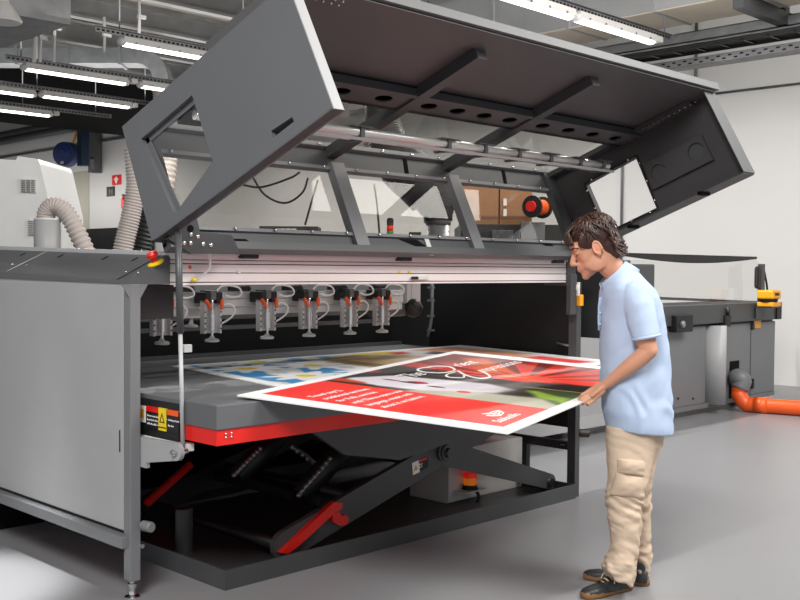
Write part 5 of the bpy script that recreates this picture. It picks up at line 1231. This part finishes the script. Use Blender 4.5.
# near sleeve and far sleeve
def sleeve(mb, ch):
    P_ = [PX(a, b_, d) for a, b_, d, _, _ in ch]; mb.tube(P_, [(q, w_) for *_, q, w_ in ch], 24); mb.ball(P_[0], (ch[0][3], ch[0][3], ch[0][3]))
sleeve(sh, [(636, 297, -.145, .072, .070), (639, 308, -.175, .072, .070), (642, 322, -.195, .066, .068), (645.5, 334, -.206, .062, .066), (646.2, 337, -.207, .0625, .067)])
sleeve(sh, [(634, 297, .14, .072, .070), (636, 310, .175, .070, .068), (637, 324, .195, .064, .064), (636.5, 336, .205, .060, .062)])
me = remeshed(sh, .0048, 8, .5)
def folds(c):
    z = c.z; e = c-PM; r_ = e.dot(ER); d_ = e.dot(ED)
    f = noise.noise(Vector((r_*8+z*6, d_*9, z*6)))*.0070+noise.noise(Vector((r_*20-z*11, d_*16, z*13+3)))*.0042
    f *= min(1, max(.25, (z-.74)/.12))
    f += .0035*math.sin((z*2.2+r_*3.2+noise.noise(c*6)*.6)*14)*max(0, min(1, (1.05-z)/.2))*min(1, max(0, (z-.74)/.1))
    if False: f += .006*math.sin(r_*34+d_*22)*(.80-z)/.08
    return f
me = displaced(me, folds)
M_shirt = mat('light_blue_pique', (.70, .765, .865), .85, 0, .02, 8, .35, 420, spec=.2)
shirt = smooth_all(link_mesh('polo_shirt', me, M_shirt, man))
# collar: a stand and a folded leaf round the neck
cps = []
for k in range(31):
    a = PI*(.0)+2*PI*k/30
    cps.append(a)
def collar_ring(rad, up, drop):
    out = []
    c0 = PX(617, 279, 0); n_ax = (EZ*.80+(-ER)*.60).normalized(); f_ax = (-ER*.80+EZ*-.60).normalized()
    for k in range(29):
        a = PI*.06+(2*PI-PI*.12)*k/28; front = (1+math.cos(a))/2
        out.append(c0+f_ax*(math.cos(a)*rad*1.12)+ED*(math.sin(a)*rad)+n_ax*(up-drop*front))
    return out
r1 = collar_ring(.067, .042, .020); r2 = collar_ring(.072, .048, .020); r3 = collar_ring(.086, .012, .030); r4 = collar_ring(.098, -.024, .048)
cb = MB(); bm = cb.bm
prof_ = [collar_ring(.066, -.02, .02), r1, collar_ring(.0715, .050, .020), r2, r3, r4, collar_ring(.094, -.024, .046), collar_ring(.081, .008, .030), collar_ring(.073, .0, .026), collar_ring(.071, -.022, .02)]
cb.loft([[prof_[i][k] for i in range(len(prof_))] for k in range(29)]); cb.build('collar', M_shirt, shirt)
b = MB(); b.tube([PX(601.3, 297, -.02), PX(600, 306, -.015), PX(599.8, 318, -.012), PX(600.0, 330, -.01)], [(.006, .016)]*4, 10); pk = b.build('placket', M_shirt, shirt)
for py in (302, 313, 324):
    b = MB(); b.ball(PX(600.2, py, -.022), .0052, u=10, v=6); b.build('button', M_white, pk)
b = MB(); c_ = [PX(646.0, 335.6, -.2065), PX(646.6, 338.6, -.2075)]; b.tube(c_, [(.0645, .069)]*2, 28); b.build('sleeve_cuff', M_shirt, shirt)

# ---- cargo trousers
tr_ = MB()
def leg(rings): tr_.loft(rings)
leg([ring(421, 607, 664, .135, 0), ring(432, 606.5, 663, .14, 0), ring(444, 606.5, 661.5, .135, 0)])
leg([ring(426, 607, 660, .085, -.062), ring(445, 606.5, 657, .092, -.066), ring(465, 607.5, 651, .094, -.072), ring(482, 608, 647, .094, -.08), ring(498, 605.5, 643, .095, -.086), ring(508, 607, 641.5, .090, -.09), ring(522, 608.5, 641, .084, -.095), ring(538, 611.5, 639, .080, -.10), ring(552, 609.5, 637.5, .082, -.105), ring(563, 604.5, 636, .086, -.108), ring(570, 602.5, 635, .088, -.11, tilt=-.22), ring(579, 608, 632.5, .080, -.112, tilt=-.42)])
leg([ring(426, 608, 664, .085, .06), ring(445, 606.5, 661, .09, .065), ring(462, 610, 655, .088, .07), ring(480, 614, 651.5, .084, .078), ring(498, 620, 650.5, .08, .085), ring(515, 624, 650.5, .076, .09), ring(535, 628, 650, .074, .093), ring(555, 630, 650.2, .076, .095), ring(568, 630, 650, .078, .096), ring(574.5, 629, 649.5, .078, .096)])
me = remeshed(tr_, .0045, 6, .5)
def crease(c):
    e = c-PM; r_ = e.dot(ER); d_ = e.dot(ED); z = c.z
    k = .35+.9*math.exp(-((z-.40)/.12)**2)+1.3*math.exp(-((z-.10)/.10)**2)
    f = noise.noise(Vector((r_*9+z*8, d_*8, z*17)))*.0075+noise.noise(Vector((r_*16-z*16, d_*14, z*26+5)))*.0045+noise.noise(Vector((r_*34+z*30, d_*30, z*50+9)))*.0030
    f += .0035*math.sin((z*9+r_*5+noise.noise(c*7)*1.2)*9)
    return f*k*.8
me = displaced(me, crease)
M_trs = mat('beige_cotton_twill', (.79, .705, .62), .85, 0, .05, 10, .3, 300, spec=.2)
trs = smooth_all(link_mesh('cargo_trousers', me, M_trs, man))
# cargo pocket with flap on the near leg
def leg_patch(quad, d, th, nm, mt, par, bulge=.012, n=12):
    b = MB(); bm = b.bm; g = []
    for j in range(n+1):
        row = []
        for i in range(n+1):
            u, v = i/n, j/n
            x = (quad[0][0]*(1-u)+quad[1][0]*u)*(1-v)+(quad[3][0]*(1-u)+quad[2][0]*u)*v
            y = (quad[0][1]*(1-u)+quad[1][1]*u)*(1-v)+(quad[3][1]*(1-u)+quad[2][1]*u)*v
            edge = max(0, math.sin(PI*u)*math.sin(PI*v))**.25
            curve = .028*(2*u-1)**2
            p = PX(x, y, d+curve); w_ = noise.noise(Vector((u*3.5+v*1.5, v*4.5, d*9)))*.008
            row.append(bm.verts.new(p-ED*(th*edge+bulge*math.sin(PI*u)*math.sin(PI*v)+w_*edge)))
        g.append(row)
    for j in range(n):
        for i in range(n): f = bm.faces.new((g[j][i], g[j][i+1], g[j+1][i+1], g[j+1][i])); f.smooth = True
    h = [[bm.verts.new(v.co+ED*.022) for v in row] for row in g]
    for j in range(n):
        for i in range(n): bm.faces.new((h[j][i], h[j+1][i], h[j+1][i+1], h[j][i+1]))
    for i in range(n):
        bm.faces.new((g[0][i], h[0][i], h[0][i+1], g[0][i+1])); bm.faces.new((g[n][i+1], h[n][i+1], h[n][i], g[n][i]))
        bm.faces.new((g[i+1][0], h[i+1][0], h[i][0], g[i][0])); bm.faces.new((g[i][n], h[i][n], h[i+1][n], g[i+1][n]))
    bmesh.ops.recalc_face_normals(bm, faces=list(bm.faces))
    return b.build(nm, mt, par)
pkt = leg_patch([(616, 474), (645, 477), (643.5, 500), (610, 495)], -.178, .012, 'cargo_pocket', M_trs, trs, .014)
leg_patch([(617, 458.5), (647.5, 461), (646, 477.5), (616, 472.5)], -.171, .016, 'pocket_flap', M_trs, pkt, .006)

# ---- shoes
M_leather = mat('dark_worn_leather', (.155, .165, .175), .38, 0, .25, 25, .25, 160)
M_sole = mat('brown_rubber_sole', (.50, .36, .22), .7, 0, .08, 20)
M_lace = mat('beige_laces', (.78, .72, .58), .8)
def shoe(toe, heel, name):
    toe = Vector(toe); heel = Vector(heel); toe.z = heel.z = 0; f = (toe-heel).normalized(); s = Vector((-f.y, f.x, 0)); L_ = (toe-heel).length
    def Q(a, b_, c): return heel+f*(a*L_)+s*b_+EZ*c
    # sole: outline extruded in two steps
    def outline(k, z, inset=0):
        out = []
        for i in range(28):
            t = 2*PI*i/28; a = .5+.5*math.cos(t); w_ = (.030+.014*sst(.35, .75, np.array(a))-.004*math.sin(PI*a))*(abs(math.sin(t))**.55)
            out.append(Q(.5+(.5*math.cos(t))*(1-inset), math.copysign(1, math.sin(t))*float(w_)*(1-inset)*1.08, z))
        return out
    b = MB(); b.loft([outline(0, .001, .03), outline(0, .010), outline(0, .026, .0), outline(0, .030, .03)])
    up = MB()
    prof = [(.03, .034, .075, .034), (.12, .037, .092, .036), (.26, .037, .100, .036), (.38, .036, .092, .038), (.52, .039, .074, .042), (.66, .042, .058, .045), (.80, .041, .050, .045), (.92, .034, .043, .04), (.985, .018, .034, .02)]
    rings_ = []
    for a, w_, h, _ in prof:
        r_ = []
        for k in range(20):
            t = 2*PI*k/20; y = math.cos(t); zz_ = math.sin(t)
            r_.append(Q(a, w_*math.copysign(abs(y)**.75, y), .024+(h-.024)*(max(0, zz_)**.8 if zz_ > 0 else 0)-.004*(zz_ < 0)))
        rings_.append(r_)
    up.loft(rings_)
    up.tube([Q(.20, 0, .085), Q(.17, 0, .118)], [(.046, .040), (.044, .038)], 20)
    u_ = smooth_all(link_mesh(name, remeshed(up, .0035, 4), M_leather, man))
    b.build('sole', M_sole, u_)
    b = MB()
    for k in range(4):
        a0 = .40+.06*k; h = .098-.012*k
        b.tube([Q(a0, -.026, h-.016), Q(a0+.025, -.008, h), Q(a0+.03, .010, h-.001), Q(a0+.005, .027, h-.016)], .0032, 8)
    for sgn in (-1, 1):
        b.tube(curve_pts([Q(.40, 0, .100), Q(.36, sgn*.03, .112), Q(.33, sgn*.045, .095), Q(.38, sgn*.03, .090), Q(.42, 0, .098)], 14), .003, 8)
        b.tube(curve_pts([Q(.41, 0, .1), Q(.46, sgn*.035, .09), Q(.50, sgn*.046, .06)], 10), .003, 8)
    b.build('laces', M_lace, u_)
    b = MB(); b.tube([Q(.60, -.044, .036), Q(.64, -.02, .062), Q(.65, 0, .066), Q(.64, .02, .062), Q(.60, .044, .036)], .0022, 8); b.build('toe_seam', M_black, u_)
    return u_
shoe(U(582, 599, 'Z', 0), U(632, 589, 'Z', 0), 'shoe')
shoe(U(583, 578, 'Z', 0), U(650, 586, 'Z', 0), 'shoe')

# ================================================================== LIGHT
w = bpy.data.worlds.new('world'); SC.world = w; w.use_nodes = True
w.node_tree.nodes['Background'].inputs['Color'].default_value = (.93, .96, 1, 1); w.node_tree.nodes['Background'].inputs['Strength'].default_value = .62
def area(name, loc, target, sx, sy, power, col=(1, .98, .95)):
    l = bpy.data.lights.new(name, 'AREA'); l.shape = 'RECTANGLE'; l.size = sx; l.size_y = sy; l.energy = power; l.color = col
    o = bpy.data.objects.new(name, l); COL.objects.link(o); o.location = loc
    o.rotation_euler = (Vector(target)-Vector(loc)).to_track_quat('-Z', 'Y').to_euler(); return o
area('fill_light', (-4.2, -3.6, 5.6), (-1.2, -.6, .2), 2.2, 2.2, 520)  # unseen area lights added to brighten the machine, floor and hall
area('fill_light', (-5.5, .5, 3.6), (-.4, 1.0, 1.0), 2.0, 2.0, 18)
area('fill_light', (2.6, -5.2, 5.4), (2.2, -1.5, .4), 4, 2, 250)
area('fill_light', (6.5, -3.2, 5.6), (6.5, 1.5, .6), 3, 3, 330)
area('fill_light', (2.6, -4.2, 5.5), (2.6, -3.4, 0), 1.5, 1.5, 170)
for (x, y), _ in lamps:
    area('tube_and_fill_light', (x, y, 3.965), (x, y, 0), 1.3, .06, 95)
sl = bpy.data.lights.new('floor_fill_spot', 'SPOT'); sl.energy = 1500; sl.spot_size = math.radians(21); sl.spot_blend = .7; sl.shadow_soft_size = .12  # unseen spot added to brighten the floor beside the side cabinet
so = bpy.data.objects.new('floor_fill_spot', sl); COL.objects.link(so); so.location = (-.90, .95, 3.7)
area('wall_fill', (8.7, 0, 3.6), (10.4, 0, 4.6), 7, .5, 30)  # unseen area lights added to brighten the upper and far left wall
area('wall_fill', (9.2, 22, 3.2), (10.4, 22, 3.0), 12, .5, 75)
area('ceiling_fill', (5.5, 9.5, 4.25), (5.5, 9.5, 6), 6, 7, 170)  # unseen upward lights added in place of bounce on deck and duct
area('ceiling_fill', (5.0, 1.5, 4.25), (7.2, 2.0, 5.0), 3, 5, 70)
for x, y in ((8.6, 5.0), (8.6, 8.5), (8.6, 12), (7.5, 16), (6.5, 20)):  # area lights without a fitting, added to brighten the back wall
    area('tube_and_fill_light', (x, y, 3.9), (x+.3, y, 0), 1.3, .06, 36)
SC.view_settings.view_transform = 'Standard'; SC.view_settings.look = 'None'; SC.view_settings.gamma = 1; SC.view_settings.exposure = 0.0
SC.view_settings.use_curve_mapping = False
